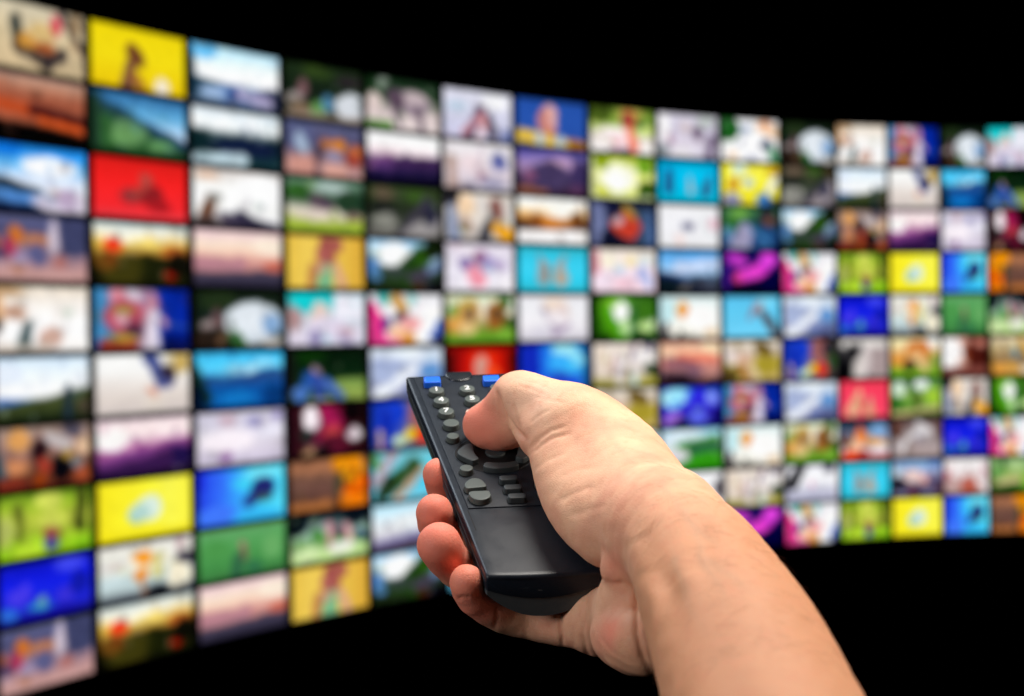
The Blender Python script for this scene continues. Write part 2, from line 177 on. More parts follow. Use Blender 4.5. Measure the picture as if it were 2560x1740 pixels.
 'flowersright': ("brown planks with orange flowers at right", "g 8c6450 a8785c 7c5c50 74544c 6c4c40 a87048;w 0 .15 .05 .5 .12 .06 b07c5c;w .0 .9 .06 .5 .88 .07 b47848;w .62 .15 .14 .85 .2 .16 f09c10;w .68 .4 .12 .9 .35 .12 e8a41c;w .78 .65 .14 .95 .55 .14 e86c0c;w .72 .88 .1 .9 .85 .12 f0860c;e .62 .5 .06 .2 4c4c38;e .8 .42 .08 .05 a06c10;e .7 .28 .03 .05 b86408;e .85 .3 .04 .06 c05c08;e .75 .55 .04 .05 8c4408;e .9 .72 .04 .06 b04c04;e .68 .2 .03 .05 f8c030;e .82 .5 .03 .05 f8b828;e .78 .78 .03 .04 f8a020;r .58 .8 .66 1 5c3c24"),
 'flowersleft': ("brown planks with orange flowers at left", "g 8c6450 a8785c 7c5c50 74544c 6c4c40 a87048;w .5 .15 .05 1 .12 .06 b07c5c;w .5 .9 .06 1 .88 .07 b47848;w .38 .15 .14 .15 .2 .16 f09c10;w .32 .4 .12 .1 .35 .12 e8a41c;w .22 .65 .14 .05 .55 .14 e86c0c;w .28 .88 .1 .1 .85 .12 f0860c;e .38 .5 .06 .2 4c4c38;e .2 .42 .08 .05 a06c10;e .3 .28 .03 .05 b86408;e .15 .3 .04 .06 c05c08;e .25 .55 .04 .05 8c4408;e .1 .72 .04 .06 b04c04;e .32 .2 .03 .05 f8c030;e .18 .5 .03 .05 f8b828;e .22 .78 .03 .04 f8a020;r .34 .8 .42 1 5c3c24"),
 'puppies': ("two golden puppies on grass", "g c8d4b0 e8ecdc e0dccc b4a468 78a438 70a834;e .12 .35 .1 .14 78a040;e .85 .15 .1 .16 3c6c30;e .32 .35 .17 .26 d0a464;e .33 .42 .07 .12 705c50;e .28 .2 .1 .08 c8b060;e .72 .45 .15 .3 b0783c;e .74 .4 .09 .12 685038;e .7 .65 .09 .12 a0642c;e .92 .6 .1 .14 406824;e .12 .65 .14 .18 d8a458;e .3 .72 .14 .14 e4c890;e .85 .82 .14 .1 88b848"),
 'mug': ("a tilted white mug on white", "g e8e6ec f0f0f4 f2f0f4 ece8ee c8c4d0;e .5 .2 .18 .16 f0dccc;w .35 .3 .05 .5 .7 .06 b0a4b8;e .62 .4 .12 .2 e4d0cc;e .55 .5 .16 .14 f0e8ec;w .5 .85 .06 .72 .65 .05 a894b0;e .3 .8 .16 .12 d8d4e0"),
 'leafdrop': ("water drops on a vivid green leaf", "h 1c3c0c 4c9c1c 68a83c 3c6c28 3c7420;e .42 .35 .15 .24 f8faf6;e .25 .18 .14 .1 98cc48;w .2 .3 .12 .3 .85 .14 5ca41c;e .53 .72 .1 .16 c4e0a8;w .66 .3 .04 .62 .8 .06 386c4c;e .82 .35 .12 .25 487c24;e .84 .72 .12 .14 c8e49c;e .95 .62 .05 .1 e0f0cc;e .75 .92 .16 .1 184410;r 0 .88 .3 1 143408"),
 'balloon': ("an orange balloon in a pale sky", "g d8ecec f0f8f6 fafcf8 fafaf0 f4ecdc;e .1 .35 .16 .3 c4e8ec;e .37 .33 .09 .19 ec8828;e .34 .28 .05 .09 f4c048;e .68 .5 .25 .3 fffefc;w .08 .7 .07 .08 1 .1 1c1c24;w .33 .85 .03 .34 1 .08 34342f;e .85 .85 .12 .1 e8c8a0;r 0 .95 .6 1 241c1c"),
 'horse': ("a horse's head against clear blue", "g 58c0ec 60ccf4 68d0f8 74d4f8;e .75 .15 .2 .14 78d8f8;w .58 .25 .08 .45 .55 .05 887c94;w .65 .2 .07 .62 .35 .08 a8a0a8;w .68 .4 .07 .9 .9 .09 5c3c3c;w .8 .55 .06 .98 .98 .07 442c2c"),
 'snowy': ("windblown snow on blue slopes", "g d0d8e4 d4dcea c4cce0 a8b4d4 b4b8d0 8488ac;e .5 .1 .2 .1 e8f0f6;w .1 .35 .12 .4 .35 .07 a8b4d4;w .1 .95 .12 .6 .45 .08 ecf0fa;e .82 .5 .17 .18 6c9cd0;w .5 .85 .1 .95 .8 .14 707ca8;e .8 .95 .1 .08 48446c;e .85 .2 .14 .1 ccdcec"),
 'underwater': ("deep blue coral water", "g 0c14b0 1018d8 1420e8 1824e0 2024d0 0c0c70;e .75 .14 .16 .12 4048f0;w .22 .55 .06 .28 .4 .05 4c40f0;e .2 .55 .12 .14 4438e8;e .45 .7 .06 .12 6c98a8;e .1 .82 .1 .1 2c70d8;e .7 .65 .1 .14 3830d8;e .85 .5 .12 .2 1018a8;w .3 .92 .06 .8 .95 .08 14109c;e .42 .78 .12 .05 30a0c0"),
 'orangeballoons': ("orange balloons and a child at the seaside", "g e4e0d8 e8e8e0 f0ecdc c8d8dc c0d0d0 484c58;e .46 .28 .11 .14 f0a028;e .44 .58 .07 .12 e89428;w .64 .3 .07 .6 .6 .08 d4cc88;w .88 .08 .06 .84 .2 .05 b898a0;e .92 .4 .1 .12 383448;e .85 .72 .14 .22 f4ecd4;e .62 .9 .12 .1 242830;w .45 .7 .03 .46 .95 .03 a8704c;r 0 .3 .3 .42 d8d4d4"),
 'fox': ("a small brown animal on green grass", "g 64a468 58a45c 4c9850 449048 3c7840;e .85 .5 .12 .25 68ac64;w .5 .34 .04 .5 .62 .065 8c5c54;e .48 .36 .04 .06 b09080;e .46 .66 .04 .06 5c4038;w .44 .6 .07 .4 .95 .08 2c6044;e .62 .85 .1 .14 307048;e .2 .4 .16 .2 4c984c"),
 'picnic': ("people in white beside a green lawn", "g 182028 486064 a8c4b4 78a464 c4e0a0 b8d484;e .08 .2 .12 .22 0c1820;e .85 .12 .14 .18 101c28;w .25 .5 .08 .45 .25 .08 a8bcb8;e .32 .45 .1 .15 5c9850;w .5 .25 .07 .48 .7 .05 c89098;w .72 .3 .06 .75 .7 .06 d8a8ac;e .62 .42 .07 .12 48384c;w .88 .5 .08 .95 .6 .06 284474;e .65 .75 .18 .12 ecece4;e .2 .8 .2 .14 d4e8b4"),
 'redlamp': ("a pale light in a glowing red room", "h 200404 a80808 e8240c f0300c c81004 400404;e .5 .5 .12 .3 d8a090;e .5 .7 .1 .3 c89488;e .65 .6 .12 .2 f4481c;r 0 0 1 .12 900804"),
 'bluewater': ("bright blue water with light at the surface", "h 0c20a8 1850d8 28a0f8 40c4fc 1868c8;e .65 .15 .2 .16 a0e8f8;e .85 .35 .1 .14 84dcf8;e .55 .4 .14 .18 38b0fc;e .6 .85 .3 .2 1c50d8;e .55 .75 .14 .14 2448c0;e .15 .4 .14 .5 1028b8;r .92 0 1 1 104878"),
 'stairs': ("bare legs and white shoes on mossy steps", "g e8dcd0 ece4dc e4dcd8 d8ccc0 b0a868;w .12 .2 .12 .14 .6 .1 e4d4c4;w .35 .3 .05 .28 .7 .06 d4b0a0;w .42 .4 .1 .42 .8 .1 e8e0e4;w .65 .05 .06 .6 .35 .05 84708c;e .88 .08 .08 .12 504868;e .8 .3 .14 .14 ece8e8;w .64 .75 .06 .66 .95 .06 c8dcdc;w .85 .62 .1 .95 .65 .12 2c4420;e .52 .7 .05 .12 887850;w .05 .95 .08 .3 .95 .06 a49c3c;w .75 .9 .06 1 .9 .07 b0a83c"),
 'seasunset': ("a hazy rose sunset over the sea", "g c88c84 f0ccac f4ccb0 e09484 a07880 785c6c 2c2028;e .85 .15 .2 .12 fce4c0;w .3 .35 .07 .9 .38 .08 e88c74;w .1 .45 .07 .6 .55 .07 885868;w .7 .75 .09 .95 .7 .1 c89488;w .1 .85 .12 .4 .9 .12 30202c;w .45 .7 .05 .7 .75 .05 8c6878"),
 'olivepicnic': ("a straw hat on an olive field", "g e0d8c8 dcd0c4 d8c4b0 b4a048 b8a84c c0b068;w .65 .2 .14 .8 .28 .1 74602c;e .24 .14 .07 .12 b4a488;e .15 .4 .14 .2 e0d4d0;e .35 .45 .14 .16 d8b49c;r .55 .38 1 .8 b0a03c;w .3 .7 .08 .4 .95 .08 b07850;e .1 .85 .14 .2 5c4c24;w .45 .6 .08 .55 .95 .1 d8c4a0;e .85 .9 .2 .08 c8b070"),
 'fruit': ("a blue shirt behind bright fruit", "h 2444b0 1c40c0 6c70a0 a06860 484c50;e .28 .25 .2 .26 2048c8;w .2 .3 .1 .22 .95 .1 1c38b0;w .62 .05 .09 .6 .45 .1 a86c68;e .85 .22 .1 .2 1c1c24;w .1 .65 .05 .12 .95 .07 d4a8a0;w .35 .85 .09 .5 .78 .08 c8dcb8;e .55 .72 .09 .14 f0d020;e .72 .75 .11 .17 e43c24;e .92 .55 .08 .2 3c5c2c;r .85 .8 1 1 484040"),
 'blackcat': ("a black cat on pale fabric", "h 14141a a8a4a0 d4cccc b4a4a4 a89898;r 0 0 1 .22 dcd8d4;w .28 .35 .14 .2 .5 .12 0a0a10;w .2 .5 .12 .1 .95 .16 0a0a0f;e .2 .22 .05 .1 14141c;e .4 .24 .05 .1 14141c;w .5 .4 .07 .38 .9 .12 d8d0cc;r .65 .25 1 1 b0a0a0"),
 'dog': ("a golden dog lying on grass", "g ece4b8 f0e0b0 e0b070 c8a060 88b03c 7cb030;e .85 .12 .14 .16 f8f8f4;e .55 .35 .26 .28 d08038;e .55 .18 .2 .1 cc7430;e .5 .45 .16 .16 e0b078;e .15 .6 .12 .18 e0a04c;e .37 .72 .11 .16 483828;w .55 .55 .1 .7 .8 .08 e4c494;e .9 .55 .08 .14 88a858"),
 'brownface': ("a shadowed face against white", "h faf6f4 f8f0ec d0a090 602820 4c1c18;w .7 .35 .2 .75 .65 .22 582018;e .85 .15 .12 .12 c88878;w .5 .35 .1 .55 .55 .1 8c4830;e .2 .35 .25 .3 fdfaf8;r 0 .8 1 1 744438;w .1 .9 .08 .9 .85 .1 885048"),
 'street': ("a sunny colourful street stall", "g dccfb4 d8c8a0 c0a878 a08050 d8a858 c8a060;w .3 .15 .06 .28 .6 .08 8c7864;w .75 .1 .1 .8 .45 .1 d0a03c;e .6 .45 .09 .16 4c8098;w .8 .5 .06 .75 .75 .06 6c6c70;e .2 .85 .18 .12 e0a44c;e .85 .85 .14 .1 dcd4c0;r 0 0 .06 1 3c2c1c"),
 'stage': ("violet and white stage lights", "g 1c34a8 3c68e0 4858d8 4434c8 3830a8 1c1870;e .2 .3 .2 .24 b4ecfc;e .3 .14 .14 .1 a0e4fc;w .62 .2 .14 .5 .5 .14 3c2cd8;e .62 .4 .14 .18 3428d0;e .85 .3 .1 .16 90a0f0;e .62 .6 .1 .1 6478c8;e .25 .4 .08 .1 70b8f0;w .1 .85 .1 .25 .75 .1 b080e0;e .38 .92 .14 .1 1c1444;e .6 .82 .16 .12 6c78f0;e .9 .75 .1 .2 1c1478"),
 'origami': ("golden paper folds on coral red", "g f03c54 fc4060 fc4464 f85068;w .4 .25 .05 .22 .8 .14 e4a884;w .42 .3 .04 .35 .8 .08 f4c49c;w .62 .45 .04 .6 .8 .15 dca07c;e .4 .65 .05 .16 c86c50;e .62 .5 .04 .08 b0a08c"),
 'nature': ("a squirrel on a branch in green light", "g 549048 88b468 a8c474 78a848 6c9c40 b0a878;w .4 .05 .06 .35 .3 .06 24482c;e .6 .15 .16 .14 e8f0ec;e .15 .25 .14 .2 d8e8dc;e .12 .65 .14 .2 407c34;e .5 .5 .12 .24 5c8c38;e .55 .55 .06 .16 64582c;e .85 .45 .14 .25 a8cc44;w 0 .95 .04 1 .75 .05 c8b488;w .4 1 .04 1 .95 .05 3c5020"),
 'beach': ("a leafy path above a cyan shore", "g 84c4d0 70ccdc 6cd0e4 70d0e8 8cd4e8;w .05 .1 .07 .1 .4 .05 68983c;w .3 .05 .1 .05 .6 .1 c0b0c0;w .6 .3 .14 .2 .75 .16 3c5c34;w .25 .6 .1 .1 .9 .1 283c24;w .7 .4 .05 .35 .95 .06 c8a48c;e .8 .7 .2 .2 60d0ec"),
 'frostbeach': ("pale frosty sea with a violet shore", "g b8e4f4 d4ecf8 e4ecf0 dcdce0 b4acc4 7c6c8c;e .6 .4 .4 .14 ecf0f2;l 0 .8 1 .62 7c78a8;l 0 .9 1 .75 64586c"),
 'valley': ("a bright green valley with misty hills", "g 8cc8e4 c4e0ec e8eef2 8cb884 488c3c 3c9820;e .35 .12 .35 .09 e4eef4;w .3 .42 .08 .9 .3 .12 58984c;w .5 .5 .1 .95 .45 .1 2c644c;e .2 .65 .25 .14 e4dce8;w .55 .75 .12 .95 .7 .14 44a424;e .75 .9 .3 .12 389818;e .15 .9 .16 .1 b8ccb4"),
 'campfire': ("red and orange flames by a white house", "g 283448 4c6484 8ca8cc c0a090 d8d4dc c02010;w .4 .15 .05 .42 .45 .14 d85430;e .42 .4 .12 .18 f08c28;e .3 .62 .14 .14 f4ccac;e .15 .5 .1 .2 784830;e .8 .25 .16 .16 88b0d8;w .62 .5 .08 .9 .6 .06 e8a848;e .82 .75 .16 .12 e8e8f0;w .1 .9 .1 .3 .9 .12 f05420;e .45 .88 .12 .12 a81410;e .22 .15 .08 .12 343c44"),
 'feather': ("soft brown and white feathers", "g 6c5450 8c7c7c b8b0b0 a89c9c b4a4a4 a89894;w .2 .75 .1 .6 .3 .12 dcd8da;w .55 .15 .1 .75 .3 .1 d8d4d6;e .1 .25 .14 .25 6c4c44;e .92 .3 .09 .25 7c6060;e .55 .5 .09 .07 88808c;w .3 .9 .1 .4 .6 .08 988884"),
 'whitewall': ("a white wall with a grey edge", "g f0f0f2 f6f6f6 f2f2f4 ececf0;e .95 .45 .08 .25 6c646c;e .2 .6 .2 .2 f8f8fa;w .5 .8 .03 .8 .95 .04 d8d4dc"),
 'cow': ("a black and white cow seen close", "g e8e8f0 f2f2f6 f4f4f8 e0e0e8 c4c4d4 b8b8cc;w .3 .1 .13 .12 .5 .12 08080f;w .2 .3 .12 .06 .55 .1 0a0a12;e .82 .1 .1 .14 282c48;e .5 .55 .05 .09 e4b8cc;r 0 .72 1 1 bcbcd0"),
 'eveningcouple': ("two pale faces against an evening sky", "g 88acd0 9cb8dc b8b4d0 7c7490 484058 9c98b8;e .4 .45 .2 .2 ecd0c8;e .66 .55 .11 .14 e0b0a8;w .1 .65 .14 .2 .7 .1 14141f;e .85 .55 .12 .2 6c6484;w .4 .9 .1 .46 .9 .1 6c0c24;e .95 .85 .08 .12 500c20;e .1 .35 .1 .12 c4d8dc;r .75 0 1 .2 5c80b8"),
 'rosechild': ("a red haired child among pale roses", "g e4dcdc ece4e4 e0d4d4 c8acac b89c98;e .55 .14 .3 .12 f4f2f2;e .05 .5 .07 .2 c88088;e .55 .75 .2 .25 b8604c;e .55 .6 .1 .1 c4847c;e .92 .35 .07 .12 d8a8b0;w .75 .6 .06 .98 .9 .08 e8e0e0;e .2 .7 .12 .2 c0a09c"),
 'greenpath': ("a sunlit path through green bushes", "g 88b078 a4c48c 90b45c b0b880 54802c 2c5018;w .28 .05 .08 .3 .25 .08 285028;e .6 .25 .12 .16 b8d098;w .1 .75 .06 .7 .6 .07 c8bc8c;e .15 .4 .14 .2 70a45c;w .05 .95 .12 .6 .9 .1 2c5818;e .85 .7 .14 .2 84b83c"),
}
WALL = [
 "food yellowwoman skylake tentgirl rhino woman yellowshirt gardenchild kitchen doctor camp room tattoo camp towel",
 "sunset greenhill darklake kidsright purplehills bluecup duskcity greenglow cyanfigures yellowlay rockroad skyhill runner bluelake parkperson",
 "lake2 redbike winter safari forestroad crafts golden tomatoes desk raincar greenpeak market lavender lilacdots party",
 "kidsleft poppies pinksunset portrait greenpeak yarn rabbits pastel skyridge orchid swimkids park yellowegg fish flowersleft",
 "room tattoo camp towel swimkids puppies mug leafdrop balloon horse snowy underwater orangeballoons fox picnic",
 "skyhill runner bluelake parkperson snowy redlamp bluewater stairs seasunset olivepicnic fruit blackcat dog brownface street",
 "market lavender lilacdots party fruit stage origami olivepicnic stage tattoo snowy origami nature crafts leafdrop",
 "park yellowegg fish flowersright beach valley puppies balloon valley balloon puppies campfire feather underwater swimkids",
 "underwater orangeballoons fox picnic frostbeach cow rabbits street whitewall stairs cow rabbits eveningcouple rosechild greenpath",
 "kidsleft poppies pinksunset portrait greenpeak horse swimkids snowy flowersleft orchid swimkids park yellowegg fish flowersright",
]
GX, GY = 56, 32

PLAIN = 'yellowwoman yellowshirt redbike cyanfigures portrait rabbits yellowegg fish horse origami balloon underwater pinksunset fox desk redlamp bluewater runner mug'.split()
def paint(ops, plain=False):
    x, y = np.meshgrid((np.arange(GX) + .5) / GX, (np.arange(GY) + .5) / GY)
    rs = np.random.default_rng(sum(map(ord, ops)))
    def wob(freq, n=5):                    # a smooth random field
        f = 0
        for _ in range(n):
            k = rs.normal(size=2) * freq
            f = f + np.sin((x * 1.7 * k[0] + y * k[1]) * 6.28 + rs.uniform(0, 6.28))
        return f / n ** .5
    x0_, y0_ = x, y
    x, y = x0_ + .016 * wob(1.3) + .003 * wob(4), y0_ + .014 * wob(1.3) + .004 * wob(4)
    img = np.zeros((GY, GX, 3))
    def over(mask, col):
        img[:] = img * (1 - mask[..., None]) + col * mask[..., None]
    sm = lambda d, s: np.clip(.5 - d / s, 0, 1) ** 2 * (3 - 2 * np.clip(.5 - d / s, 0, 1))
    AS = 1.7
    for op in ops.split(';'):
        k, *a = op.split()
        if k in 'gh':
            cs = np.array([np.array([int(c[i:i + 2], 16) for i in (0, 2, 4)]) / 255. for c in a])
            t = (y if k == 'g' else x) * (len(cs) - 1)
            i = np.clip(t.astype(int), 0, len(cs) - 2)
            f = np.clip(t - i, 0, 1)[..., None]
            img[:] = cs[i] * (1 - f) + cs[i + 1] * f
            continue
        v = [float(c) for c in a[:-1]]
        col = np.array([int(a[-1][i:i + 2], 16) for i in (0, 2, 4)]) / 255.
        if k == 'e':
            d = np.sqrt(((x - v[0]) / v[2]) ** 2 + ((y - v[1]) / v[3]) ** 2) - 1
            over(sm(d * min(v[2] * AS, v[3]), .08), col)
        elif k == 'r':
            d = np.maximum(np.maximum(v[0] - x, x - v[2]) * AS, np.maximum(v[1] - y, y - v[3]))
            over(sm(d, .10), col)
        elif k == 'l':
            yl = v[1] + (v[3] - v[1]) * (x - v[0]) / (v[2] - v[0])
            inside = sm(np.maximum(v[0] - x, x - v[2]) * AS, .25) if (v[0] > 0 or v[2] < 1) else 1
            over(sm(yl - y, .08) * inside, col)
        elif k == 'w':
            ax, ay, bx, by = v[0] * AS, v[1], v[3] * AS, v[4]
            dx, dy = bx - ax, by - ay
            t = np.clip(((x * AS - ax) * dx + (y - ay) * dy) / (dx * dx + dy * dy + 1e-9), 0, 1)
            d = np.hypot(x * AS - ax - t * dx, y - ay - t * dy) - (v[2] + (v[5] - v[2]) * t) * 1.2
            over(sm(d, .08), col)
    if not plain:                          # small lights and darks that a photograph is full of
        for _ in range(26):
            cx, cy, r1, r2 = rs.uniform(0, 1), rs.uniform(0, 1), rs.uniform(.015, .05), rs.uniform(.02, .09)
            i, j = min(int(cx * GX), GX - 1), min(int(cy * GY), GY - 1)
            src = img[j, i] if rs.uniform() < .6 else img[rs.integers(GY), rs.integers(GX)]
            m = sm((np.hypot((x - cx) / r1, (y - cy) / r2) - 1) * min(r1 * AS, r2), .07) * .38
            over(m, np.clip(src * rs.uniform(.62, 1.12), 0, 1))
        img[:] = np.clip(.46 + (img - .46) * 1.07, 0, 1)
    lum = img.mean(2, keepdims=True)
    tex = .6 * wob(2.5) + .6 * wob(4.5) + .5 * wob(8)
    img = img * (1 + (.02 if plain else .09 * (1 - .75 * lum)) * tex[..., None]) + .012 * (1 - lum) * wob(5)[..., None]
    for _ in range(1):                     # the broadcast pictures are soft
        pd = np.pad(img, ((1, 1), (1, 1), (0, 0)), 'edge')
        img = (pd[:-2, 1:-1] + pd[2:, 1:-1] + pd[1:-1, :-2] + pd[1:-1, 2:] + 2 * img) / 6
    return np.clip(img, 0, 1)

m_pic, nt, b = node_mat("screen_picture", (0.01, 0.01, 0.01), 0.6, 0.2)
m_pic.cycles.emission_sampling = "NONE"
at = nt.nodes.new("ShaderNodeVertexColor")
at.layer_name = "picture"
# fine pixel raster of the display
tc = nt.nodes.new("ShaderNodeTexCoord")
mp = nt.nodes.new("ShaderNodeMapping")
mp.inputs["Scale"].default_value = (320, 320, 180)
ns = nt.nodes.new("ShaderNodeTexNoise")
ns.inputs["Scale"].default_value = 1.0
nt.links.new(tc.outputs["Object"], mp.inputs[0])
nt.links.new(mp.outputs[0], ns.inputs["Vector"])
mr = nt.nodes.new("ShaderNodeMapRange")
mr.inputs["To Min"].default_value = 0.97
mr.inputs["To Max"].default_value = 1.03
nt.links.new(ns.outputs["Fac"], mr.inputs["Value"])
nt.links.new(at.outputs["Color"], b.inputs["Emission Color"])
nt.links.new(mr.outputs[0], b.inputs["Emission Strength"])
m_bezel, _, _ = node_mat("screen_bezel", (0.006, 0.006, 0.007), 0.5, 0.3)

WALL_H, ROWS, NCOL = 3.0, 10, 15
TILE_H = WALL_H / ROWS
XS = [-0.3050, -0.2465, -0.1876, -0.1328, -0.0848, -0.0397, 0.0028, 0.0462, 0.0857, 0.1231, 0.1583, 0.1910, 0.2211, 0.2517, 0.2790, 0.3060]
HP = [0.07870802, 0.45777075, -0.29897648, 0.28560343]
WX, WY = [], []
for s in XS:
    yy = WALL_H / np.polyval(HP, s)
    WX.append(s * yy); WY.append(yy)
ZTOP = 1.5 + 0.4907 * WALL_H

RB = [0, .104, .205, .307, .409, .512, .613, .709, .809, .901, 1.0]     # the rows are not all equally tall

def screen_mesh(name, ops, plain):
    """a flat panel 1 wide (scaled to its column), TILE_H tall, 30 mm deep, lit face toward -Y"""
    img = paint(ops, plain)
    if not plain: img = img ** 1.14
    lin = np.where(img <= 0.04045, img / 12.92, ((img + 0.055) / 1.055) ** 2.4)
    vx, vz = GX + 1, GY + 1
    verts, cols = [], []
    bz = 0.034
    for j in range(vz):
        for i in range(vx):
            verts.append(((i / GX - .5) * (1 - 2 * bz), -0.001, (.5 - j / GY) * TILE_H * (1 - 2.4 * bz)))
            ii, jj = min(max(i, 0), GX), min(max(j, 0), GY)
            c = lin[max(jj - 1, 0):jj + 1, max(ii - 1, 0):ii + 1].reshape(-1, 3).mean(0)
            ed = min(i, GX - i, j, GY - j)
            c = c * (.45 if ed == 0 else .85 if ed == 1 else 1.0)      # darkening put into the rim colours to soften the seams
            cols.append((*c, 1))
    faces = [(j * vx + i, (j + 1) * vx + i, (j + 1) * vx + i + 1, j * vx + i + 1) for j in range(GY) for i in range(GX)]
    n = len(verts)
    hx, hz = .5 * (1 - .012), TILE_H * .5 * (1 - .016)
    for yv in (0.0, 0.03):
        verts += [(-hx, yv, -hz), (hx, yv, -hz), (hx, yv, hz), (-hx, yv, hz)]
    cols += [(0, 0, 0, 1)] * 8
    nf = len(faces)
    faces += [(n, n + 1, n + 2, n + 3), (n + 7, n + 6, n + 5, n + 4), (n, n + 4, n + 5, n + 1), (n + 2, n + 6, n + 7, n + 3), (n + 1, n + 5, n + 6, n + 2), (n, n + 3, n + 7, n + 4)]
    me = bpy.data.meshes.new(name)
    me.from_pydata(verts, [], faces)
    me.materials.append(m_pic)
    me.materials.append(m_bezel)
    me.polygons.foreach_set("material_index", [0] * nf + [1] * 6)
    ca = me.color_attributes.new("picture", 'FLOAT_COLOR', 'POINT')
    ca.data.foreach_set("color", np.array(cols, dtype=np.float32).ravel())
    me.update()
    return me

wall = empty("video_wall", (WX[7], WY[7], 1.5 - 0.5093 * WALL_H))
tag(wall, "tall curved wall of glowing picture screens filling the dark background", "video wall", kind="thing")
wall_inv = wall.matrix_world.inverted() if False else Matrix.Translation((-WX[7], -WY[7], -(1.5 - 0.5093 * WALL_H)))
ORD = ["first", "second", "third", "fourth", "fifth", "sixth", "seventh", "eighth", "ninth", "tenth", "eleventh", "twelfth", "thirteenth", "fourteenth", "fifteenth"]
pic_mesh = {}
for rI, line in enumerate(WALL):
    for cI, key in enumerate(line.split()):
        if key not in pic_mesh:
            pic_mesh[key] = screen_mesh("screen_" + key, PICS[key][1], key in PLAIN)
        o = link("screen", pic_mesh[key], None, wall)
        xa, ya, xb, yb = WX[cI], WY[cI], WX[cI + 1], WY[cI + 1]
        wdt = math.hypot(xb - xa, yb - ya)
        ang = math.atan2(yb - ya, xb - xa)
        mw = Matrix.Translation(((xa + xb) / 2, (ya + yb) / 2, ZTOP - (RB[rI] + RB[rI + 1]) / 2 * WALL_H)) @ Matrix.Rotation(ang, 4, 'Z') @ Matrix.Diagonal((wdt, 1, (RB[rI + 1] - RB[rI]) * ROWS, 1))
        o.matrix_local = wall_inv @ mw
        o["label"] = "screen showing %s, %s row, %s column" % (PICS[key][0], ORD[rI], ORD[cI])
# steel rails that carry the screens, one behind each column joint
m_rail, _, _ = node_mat("rail_steel", (0.03, 0.03, 0.032), 0.5, 0.4, 0.8)
for cI in range(NCOL + 1):
    bm = bmesh.new()
    bmesh.ops.create_cube(bm, size=1.0)
    bmesh.ops.scale(bm, vec=(0.05, 0.05, WALL_H * .99), verts=bm.verts)
    bmesh.ops.bevel(bm, geom=bm.edges[:], offset=0.006, segments=2, affect='EDGES')
    me = bpy.data.meshes.new("support_rail")
    bm.to_mesh(me); bm.free()
    o = link("support_rail", me, m_rail, wall)
    i0, i1 = max(cI - 1, 0), min(cI + 1, NCOL)
    ang = math.atan2(WY[i1] - WY[i0], WX[i1] - WX[i0])
    nx, ny = -math.sin(ang), math.cos(ang)
    o.matrix_local = wall_inv @ Matrix.Translation((WX[cI] + nx * .075, WY[cI] + ny * .075, ZTOP - WALL_H / 2)) @ Matrix.Rotation(ang, 4, 'Z')

# ------------------------------------------------------------------ the remote control
# corners of its top face, as seen
NL, NR = P(1215, 1434, 0.640), P(1507, 1424, 0.645)
FL, FR = P(1014, 943, 0.783), P(1297, 929, 0.789)
RO = (NL + NR) / 2
ru = (NR - NL) + (FR - FL); ru /= np.linalg.norm(ru)
rv = ((FL - NL) + (FR - NR)); rv -= ru * rv.dot(ru); rv /= np.linalg.norm(rv)
rn = np.cross(ru, rv)
RM = Matrix([[ru[0], rv[0], rn[0], RO[0]], [ru[1], rv[1], rn[1], RO[1]], [ru[2], rv[2], rn[2], RO[2]], [0, 0, 0, 1]])

def to_local(p):
    q = np.asarray(p) - RO
    return np.array([q.dot(ru), q.dot(rv), q.dot(rn)])
def to_world(a, b, c):
    return RO + a * ru + b * rv + c * rn
def on_face(px, py, h=0.0):
    """where the line of sight through (px, py) meets the plane h above the remote's face"""
    d = P(px, py, 1.0) - CAM
    o = RO + rn * h
    t = (o - CAM).dot(rn) / d.dot(rn)
    q = CAM + t * d - RO
    return np.array([q.dot(ru), q.dot(rv)])
lNL, lNR, lFL, lFR = [to_local(c)[:2] for c in (NL, NR, FL, FR)]
B0 = (lNL[1] + lNR[1]) / 2
B1 = (lFL[1] + lFR[1]) / 2
def edges_at(b):
    tl = (b - lNL[1]) / (lFL[1] - lNL[1]); tr = (b - lNR[1]) / (lFR[1] - lNR[1])
    return lNL[0] + tl * (lFL[0] - lNL[0]), lNR[0] + tr * (lFR[0] - lNR[0])
print("REMOTE", [tuple(np.round(c * 1000, 1)) for c in (lNL, lNR, lFL, lFR)], "tilt", math.degrees(math.asin(-rn.dot(_w))))

def grained(name, base, rough, spec, bump=0.15, scale=2600.0, var=0.12):
    m, nt, b = node_mat(name, base, rough, spec)
    tc = nt.nodes.new("ShaderNodeTexCoord")
    n1 = nt.nodes.new("ShaderNodeTexNoise"); n1.inputs["Scale"].default_value = scale; n1.inputs["Detail"].default_value = 2
    n2 = nt.nodes.new("ShaderNodeTexNoise"); n2.inputs["Scale"].default_value = 120; n2.inputs["Detail"].default_value = 5
    nt.links.new(tc.outputs["Object"], n1.inputs["Vector"]); nt.links.new(tc.outputs["Object"], n2.inputs["Vector"])
    bp = nt.nodes.new("ShaderNodeBump"); bp.inputs["Strength"].default_value = bump; bp.inputs["Distance"].default_value = 0.0002
    nt.links.new(n1.outputs["Fac"], bp.inputs["Height"]); nt.links.new(bp.outputs[0], b.inputs["Normal"])
    r = nt.nodes.new("ShaderNodeMapRange"); r.inputs["To Min"].default_value = rough - var; r.inputs["To Max"].default_value = rough + var
    nt.links.new(n2.outputs["Fac"], r.inputs["Value"]); nt.links.new(r.outputs[0], b.inputs["Roughness"])
    return m
m_shell = grained("remote_black_plastic", (0.009, 0.013, 0.021), 0.36, 0.34)
m_face = grained("remote_face_plastic", (0.008, 0.012, 0.020), 0.50, 0.30, 0.35, 2200)
m_lower = grained("remote_lower_plastic", (0.055, 0.068, 0.076), 0.55, 0.45)
